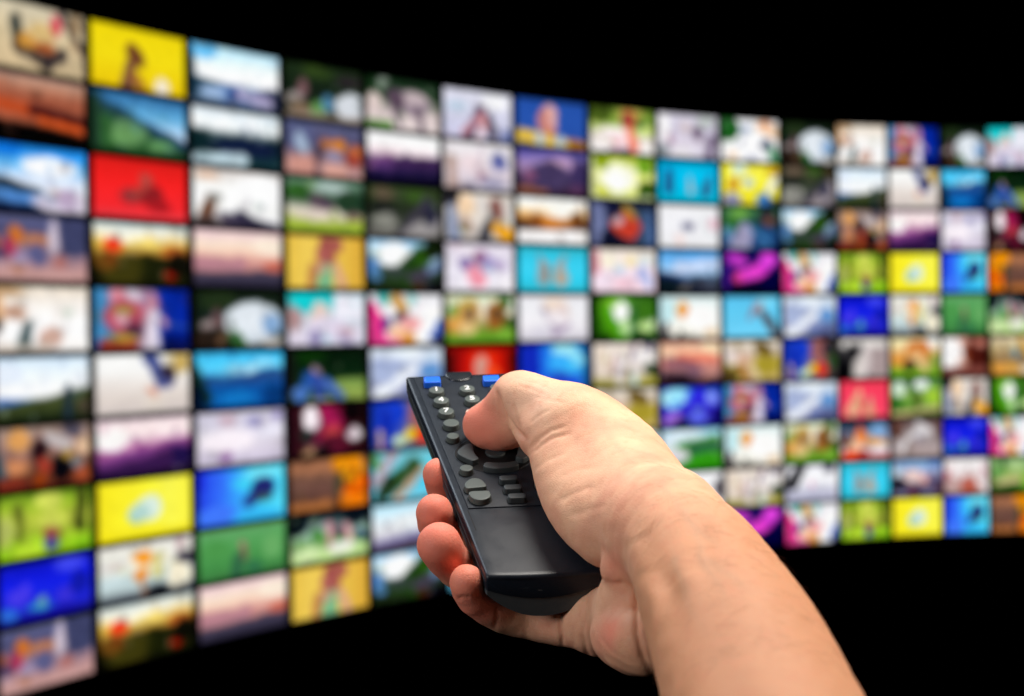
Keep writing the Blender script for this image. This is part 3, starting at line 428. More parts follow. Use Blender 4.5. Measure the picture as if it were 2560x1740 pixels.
m_rubber = grained("grey_rubber_key", (0.072, 0.088, 0.084), 0.50, 0.36, 0.1, 3000, 0.08)
m_rubber_dark = grained("dark_rubber_key", (0.036, 0.044, 0.048), 0.48, 0.35, 0.1, 3000, 0.08)  # also carries the hand's shade painted into the right-hand keys
m_blue = grained("blue_rubber_key", (0.012, 0.14, 0.85), 0.40, 0.4, 0.08, 3000, 0.06)
m_hole, _, _ = node_mat("key_hole_black", (0.004, 0.004, 0.005), 0.6, 0.2)
m_lens = grained("emitter_lens_plastic", (0.012, 0.015, 0.020), 0.28, 0.5, 0.1)
m_print, _, _ = node_mat("white_print", (0.80, 0.82, 0.82), 0.5, 0.3)

remote = empty("remote_control", mat=RM)
tag(remote, "slim black remote control with grey rubber keys, held in the hand", "remote control")

def mesh_obj(name, verts, faces, mat, parent, smooth=True):
    me = bpy.data.meshes.new(name)
    me.from_pydata([tuple(v) for v in verts], [], faces)
    me.update()
    bm = bmesh.new(); bm.from_mesh(me)
    bmesh.ops.remove_doubles(bm, verts=bm.verts, dist=1e-6)
    bmesh.ops.recalc_face_normals(bm, faces=bm.faces)
    bm.to_mesh(me); bm.free()
    if smooth:
        me.polygons.foreach_set("use_smooth", [True] * len(me.polygons))
        me.set_sharp_from_angle(angle=math.radians(40))
    return link(name, me, mat, parent)

def loft(rings, cap=True):
    n = len(rings[0]); verts = [v for r in rings for v in r]
    faces = []
    for k in range(len(rings) - 1):
        for i in range(n):
            faces.append((k * n + i, k * n + (i + 1) % n, (k + 1) * n + (i + 1) % n, (k + 1) * n + i))
    if cap:
        faces.append(tuple(range(n))[::-1]); faces.append(tuple((len(rings) - 1) * n + i for i in range(n)))
    return verts, faces

mm = 0.001
BEV = 1.3 * mm
SIDE = 7.3 * mm        # height of the upper shell at its sides
BEND = 31 * mm         # the face dips over this last stretch toward the near end
def face_drop(b, s):
    t = (BEND + 3 * mm * s * s - (b - B0))
    return 0.0 if t <= 0 else -math.tan(math.radians(1.4)) * t
def section(b, inset, top_off, bow, lower=False):
    """one cross-section of a shell at b; s runs -1..1 over the width"""
    aL, aR = edges_at(b); c, h = (aL + aR) / 2, (aR - aL) / 2 - inset
    pts = []
    S = np.linspace(-1, 1, 17)
    if not lower:
        k = BEV
        prof = []
        for q in (0, 22.5, 45, 67.5, 90):           # rounded upper left edge
            q = math.radians(q)
            prof.append((-h + k - k * math.cos(q), -k + k * math.sin(q)))
        left = [(x, z + top_off) for x, z in prof]
        mid = [(x, top_off) for x in np.linspace(-h + k, h - k, 13)[1:-1]]
        right = [(-x, z) for x, z in left[::-1]]
        bot = [(s * (h - 0.2 * mm), -SIDE - 3.6 * mm * (1 - s * s)) for s in S[::-1]]
        out = left + mid + right + bot
    else:
        up = [(-h, -SIDE - 0.0 * mm + top_off)] + [(s * h * .98, -SIDE + 0.8 * mm + top_off) for s in (-.5, 0, .5)] + [(h, -SIDE + top_off)]
        bot = [(s * h, -SIDE - 2.5 * mm - 10.2 * mm * (1 - abs(s) ** 2.2)) for s in S[::-1]]
        out = up + bot
    for x, z in out:
        s = x / max(h, 1e-6)
        bb = b - bow * (1 - s * s)
        zz = z
        if not lower and z > -SIDE * .9:
            zz = z + face_drop(b, s) * (1 if z > -2 * mm else .6)
        pts.append((c + x, bb, zz))
    return pts
bs = [B0 + t for t in (0.0, 0.25 * mm, 0.7 * mm, 1.3 * mm)] + list(np.linspace(B0 + 3 * mm, B1 - 3 * mm, 40)) + [B1 - 1.3 * mm, B1 - .5 * mm, B1]
ins = [0.5 * mm, 0.25 * mm, 0.08 * mm, 0.0] + [0.0] * 40 + [0.0, 0.15 * mm, 0.5 * mm]
off = [-1.2 * mm, -0.6 * mm, -0.2 * mm, 0.0] + [0.0] * 40 + [0.0, -0.15 * mm, -0.5 * mm]
rings = []
for b, i_, o_ in zip(bs, ins, off):
    bow = 1.4 * mm * max(0, 1 - (b - B0) / (14 * mm))
    rings.append(section(b, i_, o_, bow))
v, f = loft(rings)
upper = mesh_obj("upper_shell", v, f, m_shell, remote)
# lower shell: convex back
bs = [B0 + t for t in (0.6 * mm, 1.0 * mm, 1.8 * mm)] + list(np.linspace(B0 + 4 * mm, B1 - 6 * mm, 30)) + [B1 - 2 * mm, B1 - .8 * mm]
rings = []
for k, b in enumerate(bs):
    e0 = max(0, 1 - (b - B0 - .6 * mm) / (1.4 * mm)); e1 = max(0, 1 - (B1 - .8 * mm - b) / (6 * mm))
    bow = 1.6 * mm * max(0, 1 - (b - B0) / (14 * mm))
    r_ = section(b, 0.35 * mm + .3 * mm * e0 + .5 * mm * e1, 0, bow, True)
    r_ = [(x, y, z if z > -SIDE - 2.8 * mm else z + (0.5 * mm * e0 + 3.5 * mm * e1) * min(1, (-z - SIDE - 2.7 * mm) / (7 * mm))) for x, y, z in r_]
    rings.append(r_)
v, f = loft(rings)
mesh_obj("lower_shell", v, f, m_lower, remote)

def slab(name, outline, z0, z1, mat, parent, bev=0.3 * mm, seg=3, taper=0.0, dome=0.0):
    """outline: list of (a, b); a solid from z0 to z1 with its top edge rounded by bev"""
    P2 = np.array(outline, float)
    area = 0.5 * np.sum(P2[:, 0] * np.roll(P2[:, 1], -1) - np.roll(P2[:, 0], -1) * P2[:, 1])
    if area < 0: P2 = P2[::-1]
    cen = P2.mean(0)
    e = np.roll(P2, -1, 0) - P2
    nrm = np.stack([e[:, 1], -e[:, 0]], 1); nrm /= np.linalg.norm(nrm, axis=1)[:, None] + 1e-12
    vn = nrm + np.roll(nrm, 1, 0); vn /= np.maximum(np.linalg.norm(vn, axis=1)[:, None], 1e-6)
    rings = [[(*p, z0) for p in P2]]
    for k in range(seg + 1):
        q = k / seg * math.pi / 2
        i_ = taper + bev * (1 - math.cos(q))
        rings.append([(*(p - n * i_), z1 - bev + bev * math.sin(q)) for p, n in zip(P2, vn)])
    top = np.array([r[:2] for r in rings[-1]])
    for k in (0.7, 0.35):
        rings.append([(*(cen + (p - cen) * k), z1 + dome * (1 - k * k)) for p in top])
    v, f = loft(rings)
    return mesh_obj(name, v, f, mat, parent)

def smooth_outline(pts, n=3):
    pts = np.array(pts, float)
    for _ in range(n):                      # Chaikin corner cutting
        q = 0.75 * pts + 0.25 * np.roll(pts, -1, 0); r = 0.25 * pts + 0.75 * np.roll(pts, -1, 0)
        pts = np.stack([q, r], 1).reshape(-1, 2)
    return pts
def circle(c, r, n=36):
    return [(c[0] + r * math.cos(t), c[1] + r * math.sin(t)) for t in np.linspace(0, 2 * math.pi, n, endpoint=False)]
def pill(c, hx, hy, n=10, p=None):
    out = []
    r = min(hx, hy) if p is None else p
    for sx, sy, q0 in ((1, 1, 0), (-1, 1, 90), (-1, -1, 180), (1, -1, 270)):
        for t in np.linspace(q0, q0 + 90, n):
            t = math.radians(t); out.append((c[0] + sx * (hx - r) + r * math.cos(t), c[1] + sy * (hy - r) + r * math.sin(t)))
    return out
def grow(o, k):
    o = np.array(o); c = o.mean(0); d = o - c
    return c + d * (1 + k / np.linalg.norm(d, axis=1)[:, None])

# raised key panel on the face
FZ = 0.5 * mm
ax_c = lambda b: sum(edges_at(b)) / 2
pb = on_face(1169, 1273)[1]
pf = B1 - 3.0 * mm
def panel_pt(s, b): 
    aL, aR = edges_at(b); c, h = (aL + aR) / 2, (aR - aL) / 2 - 3.4 * mm
    return (c + s * h, b)
pan = [panel_pt(-1, pb)] + [panel_pt(1, pb)] + [panel_pt(1, pf)] + [panel_pt(-1, pf)]
slab("face_panel", pan, -0.3 * mm, FZ, m_face, remote, bev=0.32 * mm)
# narrow groove line running down to the dipped end, left and right
for sd in (-1, 1):
    pts = []
    for b in np.linspace(B0 + BEND, pb - .6 * mm, 8):
        aL, aR = edges_at(b); c, h = (aL + aR) / 2, (aR - aL) / 2
        pts.append((c + sd * (h - 2.9 * mm), c + sd * (h - 3.3 * mm), b))
    o2 = [(p[0], p[2]) for p in pts] + [(p[1], p[2]) for p in pts[::-1]]
    slab("edge_groove", o2, -0.2 * mm, 0.05 * mm, m_hole, remote, bev=0.02 * mm, seg=1)

KH = 3.0 * mm     # key height above the face
def A(x, y): return (1000 + x * 0.17723, 900 + y * 0.17723)
def Bz(x, y): return (1000 + x * 0.17723, 1140 + y * 0.17723)
def key_at(p, h=KH): return on_face(p[0], p[1], h)
def mirror(pt):                    # to the other side of the long axis
    c = ax_c(pt[1]); return np.array([2 * c - pt[0], pt[1]])
def key(name, outline, mat, h=KH, bev=0.35 * mm, taper=0.12 * mm, hole=0.5 * mm, dome=0.0, label=None):
    k = slab(name, outline, FZ - 0.2 * mm, h, mat, remote, bev=bev, taper=taper, dome=dome)
    slab("key_hole", grow(outline, hole), FZ - 0.15 * mm, FZ + 0.04 * mm, m_hole, k, bev=0.01 * mm, seg=1)
    if label: k["label"] = label
    return k
def digit(k, txt, c, h=KH, size=5.0 * mm):
    cu = bpy.data.curves.new("digit_" + txt, 'FONT')
    cu.body = txt; cu.size = size; cu.align_x = 'CENTER'; cu.align_y = 'CENTER'; cu.extrude = 0.00003; cu.offset = 0.00010
    tmp = bpy.data.objects.new("digit_text", cu)
    COL.objects.link(tmp)
    dm = bpy.data.meshes.new_from_object(tmp.evaluated_get(bpy.context.evaluated_depsgraph_get()))
    bpy.data.objects.remove(tmp)
    dm.materials.clear()
    o = link("digit", dm, m_print, k)
    o.location = (c[0], c[1], h + 0.06 * mm)
    o["label"] = "white printed digit " + txt
    return o
R1 = 0.5 * np.linalg.norm(key_at(A(405, 425)) - key_at(A(630, 425)))
col_x = {0: [], 1: []}
num = [("1", A(515, 418)), ("4", A(582, 563)), ("7", A(652, 716)), ("2", A(947, 398)), ("5", A(1020, 543)), ("8", A(1092, 698))]
pos = {}
for t, p in num: pos[t] = key_at(p)
for t, s in (("3", "1"), ("6", "4"), ("9", "7")): pos[t] = 2 * pos[{"3": "2", "6": "5", "9": "8"}[t]] - pos[s]
for t in "123456789":
    r = R1 * (0.985)
    k = key("number_key", circle(pos[t], r), m_rubber, label="round grey key marked " + t)
    digit(k, t, pos[t] + np.array([0, 0.4 * mm]))
zp = key_at(A(722, 882)); st = pos["5"] - pos["4"]
for i, c in enumerate((zp, zp + st, zp + 2 * st)):
    key("round_key", circle(c, R1), m_rubber, label="blank round grey key below the key marked " + "789"[i])
sp = key_at(A(748, 1066))
for i, c in enumerate((sp, mirror(sp))):
    key("small_round_key", circle(c, R1 * .80), m_rubber, label="small round key above the navigation ring, %s side" % ("left", "right")[i])
sp = key_at(Bz(937, 165))
for i, c in enumerate((sp, mirror(sp))):
    key("small_round_key", circle(c, R1 * .80), m_rubber if i == 0 else m_rubber_dark, label="small round key below the navigation ring, %s side" % ("left", "right")[i])  # right key painted darker: the hand's shadow put into its colour
# blue keys at the far end
for i, x in enumerate((455, 1288)):
    c = key_at(A(x, (272, 252)[i]), 3.4 * mm)
    hx = 0.5 * np.linalg.norm(key_at(A(x - 120, 280)) - key_at(A(x + 120, 280)))
    key("blue_key", pill(c, hx, 3.0 * mm, 6, 0.7 * mm), m_blue, h=3.4 * mm, bev=0.5 * mm, label="bright blue rectangular key at the far %s corner" % ("left", "right")[i])
# emitter lens between them: a low dark dome on the far edge
lc = on_face(*A(832, 250)); lr = 0.5 * np.linalg.norm(on_face(*A(640, 250)) - on_face(*A(1020, 250)))
lens = slab("emitter_lens", [(x, min(y, B1 + 0.9 * mm)) for x, y in circle((lc[0], B1 - 2.0 * mm), lr, 48)], -3.5 * mm, FZ + 0.7 * mm, m_lens, remote, bev=0.7 * mm, seg=6, dome=0.45 * mm)
# navigation cluster
NC = key_at(A(1345, 1285), 1.6 * mm)
rec = [on_face(*A(*q)) for q in ((738, 1340), (1020, 1500), (1420, 1632))]
hx, hy = NC[0] - rec[0][0], NC[1] - rec[2][1]
dia = smooth_outline([(NC[0] - hx * 1.03, NC[1]), (NC[0] - hx * .70, NC[1] - hy * .62), (NC[0], NC[1] - hy * 1.10), (NC[0] + hx * .70, NC[1] - hy * .62), (NC[0] + hx * 1.03, NC[1]), (NC[0] + hx * .70, NC[1] + hy * .62), (NC[0], NC[1] + hy * 1.10), (NC[0] - hx * .70, NC[1] + hy * .62)], 3)
slab("navigation_rim", grow(dia, 0.35 * mm), FZ - .2 * mm, FZ + 0.16 * mm, m_shell, remote, bev=0.12 * mm)
slab("navigation_recess", dia, FZ - .1 * mm, FZ + 0.20 * mm, m_hole, remote, bev=0.02 * mm, seg=1)
lp = [key_at(A(*q)) for q in ((805, 1290), (818, 1262), (900, 1195), (985, 1165), (1022, 1185), (1035, 1230), (1042, 1280), (1075, 1340), (1122, 1378), (1105, 1398), (1040, 1422), (1005, 1420), (860, 1355), (815, 1325))]
bp_ = [key_at(A(*q)) for q in ((1170, 1490), (1185, 1450), (1225, 1430), (1330, 1440), (1420, 1442), (1560, 1430), (1640, 1412), (1680, 1445), (1682, 1480), (1590, 1512), (1450, 1530), (1330, 1535), (1230, 1520), (1185, 1505))]
lp, bp_ = np.array(lp), np.array(bp_)
key("arrow_key", smooth_outline(lp, 2), m_rubber_dark, label="left key of the navigation ring", hole=.15 * mm)
key("arrow_key", smooth_outline(np.stack([2 * NC[0] - lp[:, 0], lp[:, 1]], 1), 2), m_rubber_dark, label="right key of the navigation ring", hole=.15 * mm)
key("arrow_key", smooth_outline(bp_, 2), m_rubber_dark, label="near key of the navigation ring", hole=.15 * mm)
key("arrow_key", smooth_outline(np.stack([bp_[:, 0], 2 * NC[1] - bp_[:, 1]], 1), 2), m_rubber_dark, label="far key of the navigation ring under the thumb", hole=.15 * mm)
cr = 0.5 * np.linalg.norm(key_at(A(1200, 1290)) - key_at(A(1490, 1290)))
key("enter_key", circle(NC, cr), m_rubber_dark, h=1.6 * mm, bev=.4 * mm, label="round middle key pressed by the thumb")
# rocker halves and bars at the near end of the panel
d1 = [key_at(Bz(*q)) for q in ((905, 420), (912, 372), (985, 312), (1065, 300), (1150, 322), (1208, 378), (1232, 432), (1120, 442), (990, 455), (935, 458))]
d2 = [key_at(Bz(*q)) for q in ((962, 535), (968, 505), (1010, 488), (1130, 485), (1258, 478), (1278, 515), (1292, 552), (1265, 590), (1180, 622), (1090, 622), (1010, 592))]
for i, dd in enumerate((d1, d2)):
    for sd in (0, 1):
        o = np.array(dd) if sd == 0 else np.array([mirror(q) for q in dd])
        key("rocker_key", smooth_outline(o, 2), m_rubber if sd == 0 else m_rubber_dark, label="%s half-round key of the %s rocker pair" % (("far", "near")[i], ("left", "right")[sd]))  # right pair in a darker colour that stands for the hand's shadow
for i, q in enumerate(((1530, 303), (1592, 430), (1652, 556))):
    c = key_at(Bz(*q)); hx = 0.5 * np.linalg.norm(key_at(Bz(q[0] - 130, q[1])) - key_at(Bz(q[0] + 130, q[1])))
    key("bar_key", pill(c, hx, 2.05 * mm, 8, 1.3 * mm), m_rubber_dark, label="%s of the three bar keys in the middle" % ("farthest", "middle one", "nearest")[i])
# part lines on the left and right flank
for sd in (-1, 1):
    pts = []
    for b in np.linspace(B0 + 2 * mm, B1 - 2 * mm, 24):
        aL, aR = edges_at(b); a = aL if sd < 0 else aR
        pts.append((a + sd * 0.06 * mm, b))
    z = -4.3 * mm
    ring = [[(a, b, z + dz) if k else (a - sd * .3 * mm, b, z + dz) for k, dz in ((0, -.12 * mm), (1, -.12 * mm), (1, .12 * mm), (0, .12 * mm))] for a, b in pts]
    v, f = loft(ring)
    mesh_obj("part_line", v, f, m_lower, remote)

# ------------------------------------------------------------------ the hand: one continuous skin grown over its bones and pads
def J(px, py, d, r):               # joint: where it is seen, distance (m), radius (mm)
    return (P(px, py, d), r * mm)
def L(a, b, c, r):                 # joint given in the remote's own frame (mm)
    return (to_world(a * mm, b * mm, c * mm), r * mm)
def loc_b(px, py, d):
    return to_local(P(px, py, d))[1] / mm

thumb_tip = [J(1209, 1062, .727, 8.9), J(1240, 1056, .724, 11.0), J(1268, 1035, .720, 11.6), J(1294, 1000, .715, 11.6)]
thumb_pad = [J(1225, 1072, .724, 8.4), J(1262, 1068, .720, 9.8), J(1294, 1056, .716, 9.6)]
thumb_flex = [J(1312, 1000, .708, 9.5), J(1322, 1045, .704, 9.0), J(1352, 1085, .697, 9.5)]
thumb_prox = [J(1300, 993, .714, 11.2), J(1350, 1012, .706, 12.0), J(1400, 1032, .698, 12.8), J(1446, 1058, .688, 13.4)]
inner = [J(1392, 1098, .690, 11.8), J(1420, 1180, .675, 14.0), J(1467, 1268, .655, 15.0), J(1525, 1325, .640, 14.5)]
dorsum = [J(1446, 1060, .690, 12.8), J(1505, 1092, .688, 14.8), J(1562, 1138, .676, 15.3), J(1625, 1234, .652, 16.4), J(1672, 1320, .622, 18.6)]
arm = [J(1668, 1318, .620, 18.6), J(1738, 1408, .588, 23.0), J(1845, 1622, .532, 27.0), J(1936, 1850, .482, 28.2), J(2030, 2090, .430, 28.0)]
webm = [J(1440, 1092, .686, 12.0), J(1508, 1160, .668, 13.8), J(1568, 1240, .646, 15.0), J(1638, 1328, .619, 16.0)]
heel = [J(1582, 1470, .630, 11.0), J(1566, 1583, .628, 13.4), J(1622, 1602, .606, 12.6)]
fold = [J(1560, 1418, .622, 8.8), J(1556, 1484, .628, 7.6)]
pinky = [J(1500, 1555, .656, 11.4), J(1405, 1553, .666, 10.0), J(1330, 1542, .670, 9.1), J(1262, 1528, .667, 8.7), J(1190, 1489, .657, 7.9), J(1168, 1456, .650, 6.8)]
def finger(dip, tip, prox_b, r0):
    b = loc_b(*dip[:3])
    return [L(37, b + prox_b, -17, r0 + 2.2), L(22, b + prox_b * .7, -25.5, r0 + 1.0), L(-4, b + prox_b * .4, -28.5, r0 + .8), L(-16, b + prox_b * .15, -25, r0), J(*dip), J(*tip)]
ring = finger((1138, 1418, .668, 7.9), (1098, 1362, .658, 8.7), 8, 8.2)
middle = finger((1108, 1335, .697, 8.0), (1086, 1281, .687, 7.5), 10, 8.6)
index = finger((1122, 1240, .730, 7.8), (1100, 1187, .721, 7.4), 12, 8.4)
palm = [[J(1660, 1330, .632, 13), (f_[0][0], 11.5 * mm)] for f_ in (index, middle, ring)] + [[J(1600, 1500, .625, 12), (pinky[0][0], 11.5 * mm)]]
web = [[(index[0][0], 10.5 * mm), (middle[0][0], 10.5 * mm)], [(middle[0][0], 10.5 * mm), (ring[0][0], 10.5 * mm)], [(ring[0][0], 10.5 * mm), (pinky[0][0], 10.5 * mm)]]

PW = palm + web

def smin(a, b, k):
    if a is None: return b
    k = k * mm
    h = np.maximum(k - np.abs(a - b), 0) / k
    return np.minimum(a, b) - h * h * k * .25
def seg(p, A_, B_):
    (a, ra), (b, rb) = A_, B_
    ab = b - a
    t = np.clip(((p - a) @ ab) / ab.dot(ab), 0, 1)
    d = p - a - t[:, None] * ab
    return np.sqrt((d * d).sum(1)) - (ra + (rb - ra) * t)
def spline(js, n):
    """the same chain of joints, rounded into a smooth curve with n pieces per bone"""
    X = np.array([np.append(j[0], j[1]) for j in js])
    X = np.vstack([2 * X[0] - X[1], X, 2 * X[-1] - X[-2]])
    out = []
    for i in range(1, len(X) - 2):
        p0, p1, p2, p3 = X[i - 1:i + 3]
        for t in np.arange(n) / n:
            out.append(.5 * (2 * p1 + (p2 - p0) * t + (2 * p0 - 5 * p1 + 4 * p2 - p3) * t * t + (3 * p1 - p0 - 3 * p2 + p3) * t ** 3))
    out.append(X[-2])
    return [(q[:3], q[3]) for q in out]
_spl = {}
def chain(p, js, n):
    key_ = id(js)
    if key_ not in _spl: _spl[key_] = spline(js, n)
    js = _spl[key_]
    lo_ = np.min([j[0] - j[1] for j in js], 0); hi_ = np.max([j[0] + j[1] for j in js], 0)
    q = np.maximum(np.maximum(lo_ - p, p - hi_), 0)
    far = np.sqrt((q * q).sum(1)) + .5 * mm
    m = far < 15 * mm                       # only points near the chain need its exact distance
    if not m.any(): return far
    pm = p[m]
    d = seg(pm, js[0], js[1])
    for i in range(1, len(js) - 1):
        np.minimum(d, seg(pm, js[i], js[i + 1]), out=d)
    far[m] = d
    return far
def blob(p, j):
    return np.sqrt(((p - j[0]) ** 2).sum(1)) - j[1]

def hand_sdf(p):
    p = p.astype(np.float64)
    tip = chain(p, thumb_tip, 2)
    tip = smin(tip, chain(p, thumb_pad, 2), 4)
    body = chain(p, thumb_prox, 2)
    body = smin(body, chain(p, thumb_flex, 2), 5)
    body = smin(body, chain(p, inner, 3), 8)
    body = smin(body, chain(p, dorsum, 3), 10)
    body = smin(body, chain(p, webm, 3), 10)
    body = smin(body, chain(p, arm, 4), 12)
    body = smin(tip, body, 1.3)
    hl = chain(p, heel, 2)
    fd = smin(blob(p, fold[0]), blob(p, fold[1]), 2.5)
    hl = smin(hl, fd, 5)
    pl = None
    for s_ in PW:
        pl = smin(pl, chain(p, s_, 1), 8)
    fg = np.minimum(np.minimum(chain(p, ring, 2), chain(p, middle, 2)), chain(p, index, 2))
    pk = chain(p, pinky, 2)
    hl = smin(hl, pk, 4)
    hand = smin(pl, fg, 3)
    hand = smin(hand, hl, 3.5)
    return smin(body, hand, 3.0)

def surface_nets(F, org, h):
    nx, ny, nz = F.shape
    S = F < 0
    c = np.zeros((nx - 1, ny - 1, nz - 1), np.int8)
    for dx in (0, 1):
        for dy in (0, 1):
            for dz in (0, 1):
                c += S[dx:nx - 1 + dx, dy:ny - 1 + dy, dz:nz - 1 + dz]
    act = (c > 0) & (c < 8)
    idx = -np.ones(act.shape, np.int64)
    cells = np.argwhere(act)
    idx[act] = np.arange(len(cells))
    acc = np.zeros((len(cells), 3)); cnt = np.zeros(len(cells))
    corners = [(x, y, z) for x in (0, 1) for y in (0, 1) for z in (0, 1)]
    for i in range(8):
        for j in range(i + 1, 8):
            if sum(abs(a - b) for a, b in zip(corners[i], corners[j])) != 1: continue
            ci, cj = np.array(corners[i]), np.array(corners[j])
            fa = F[tuple((cells + ci).T)]; fb = F[tuple((cells + cj).T)]
            m = (fa < 0) != (fb < 0)
            t = np.where(m, fa / np.where(m, fa - fb, 1), 0)
            acc[m] += (ci + t[:, None] * (cj - ci))[m]; cnt[m] += 1
    V = org + (cells + acc / cnt[:, None]) * h
    quads = []
    for ax in range(3):
        o1, o2 = (ax + 1) % 3, (ax + 2) % 3
        sl = [slice(None)] * 3; sl2 = [slice(None)] * 3
        sl[ax] = slice(0, -1); sl2[ax] = slice(1, None)
        e = S[tuple(sl)] != S[tuple(sl2)]
        flip = S[tuple(sl)]
        E = np.argwhere(e)
        E = E[(E[:, o1] > 0) & (E[:, o2] > 0) & (E[:, o1] < F.shape[o1] - 1) & (E[:, o2] < F.shape[o2] - 1)]
        q = []
        for d1, d2 in ((1, 1), (0, 1), (0, 0), (1, 0)):
            k = E.copy(); k[:, o1] -= d1; k[:, o2] -= d2
            q.append(idx[tuple(k.T)])
        q = np.stack(q, 1)
        f = flip[tuple(E.T)]
        q[~f] = q[~f][:, ::-1]
        quads.append(q)
    return V, np.concatenate(quads)

def subdivide(V, Q):
    n = len(V)
    ctr = V[Q].mean(1)
    e = np.sort(np.stack([Q, np.roll(Q, -1, 1)], 2).reshape(-1, 2), 1)
    ue, inv = np.unique(e[:, 0] * (n + 1) + e[:, 1], return_inverse=True)
    a, b = ue // (n + 1), ue % (n + 1)
    mid = (V[a] + V[b]) / 2
    inv = inv.reshape(-1, 4) + n
    cid = np.arange(len(Q)) + n + len(ue)
    out = [np.stack([Q[:, i], inv[:, i], cid, inv[:, (i - 1) % 4]], 1) for i in range(4)]
    return np.concatenate([V, mid, ctr]), np.concatenate(out)

def vnormals(V, Q):
    fn = np.cross(V[Q[:, 2]] - V[Q[:, 0]], V[Q[:, 3]] - V[Q[:, 1]])
    N = np.zeros_like(V)
    for i in range(4):
        for k in range(3):
            N[:, k] += np.bincount(Q[:, i], fn[:, k], len(V))
    return N / np.maximum(np.linalg.norm(N, axis=1)[:, None], 1e-12)

def project(V, it=2):
    for _ in range(it):
        e = 0.25 * mm
        f0 = hand_sdf(V)
        g = np.stack([(hand_sdf(V + np.eye(3)[k] * e) - f0) / e for k in range(3)], 1)
        g2 = np.maximum((g * g).sum(1), .2)
        V = V - np.clip(f0 / g2, -2 * mm, 2 * mm)[:, None] * g
    return V

alljs = [j for c in (thumb_tip, thumb_prox, inner, dorsum, arm, heel, fold, pinky, ring, middle, index) for j in c]
lo = np.min([j[0] - j[1] for j in alljs], 0) - 3 * mm
hi = np.max([j[0] + j[1] for j in alljs], 0) + 3 * mm
HH = 2.0 * mm
dims = np.ceil((hi - lo) / HH).astype(int) + 1
gx, gy, gz = [lo[i] + np.arange(dims[i]) * HH for i in range(3)]
F = np.empty(dims, np.float32)
YZ = np.stack(np.meshgrid(gy, gz, indexing='ij'), -1).reshape(-1, 2)
CH = 8
for i0 in range(0, dims[0], CH):
    xs_ = gx[i0:i0 + CH]
    pts = np.concatenate([np.column_stack([np.full(len(YZ), x), YZ]) for x in xs_])
    F[i0:i0 + CH] = hand_sdf(pts).reshape(len(xs_), dims[1], dims[2])
V, Q = surface_nets(F, lo, HH)
V = project(V, 2)
V, Q = subdivide(V, Q); V = project(V, 1)
V, Q = subdivide(V, Q); V = project(V, 1)

# relax the net a little so that no grid facets remain
def relax(V, Q, it, lam):
    n = len(V)
    for _ in range(it):
        S_ = np.zeros_like(V); C_ = np.zeros(n)
        for i in range(4):
            a, b = Q[:, i], Q[:, (i + 1) % 4]
            for k in range(3):
                S_[:, k] += np.bincount(a, V[b, k], n) + np.bincount(b, V[a, k], n)
            C_ += np.bincount(a, minlength=n) + np.bincount(b, minlength=n)
        V = V + lam * (S_ / np.maximum(C_, 1)[:, None] - V)
    return V
V = relax(V, Q, 6, .6)

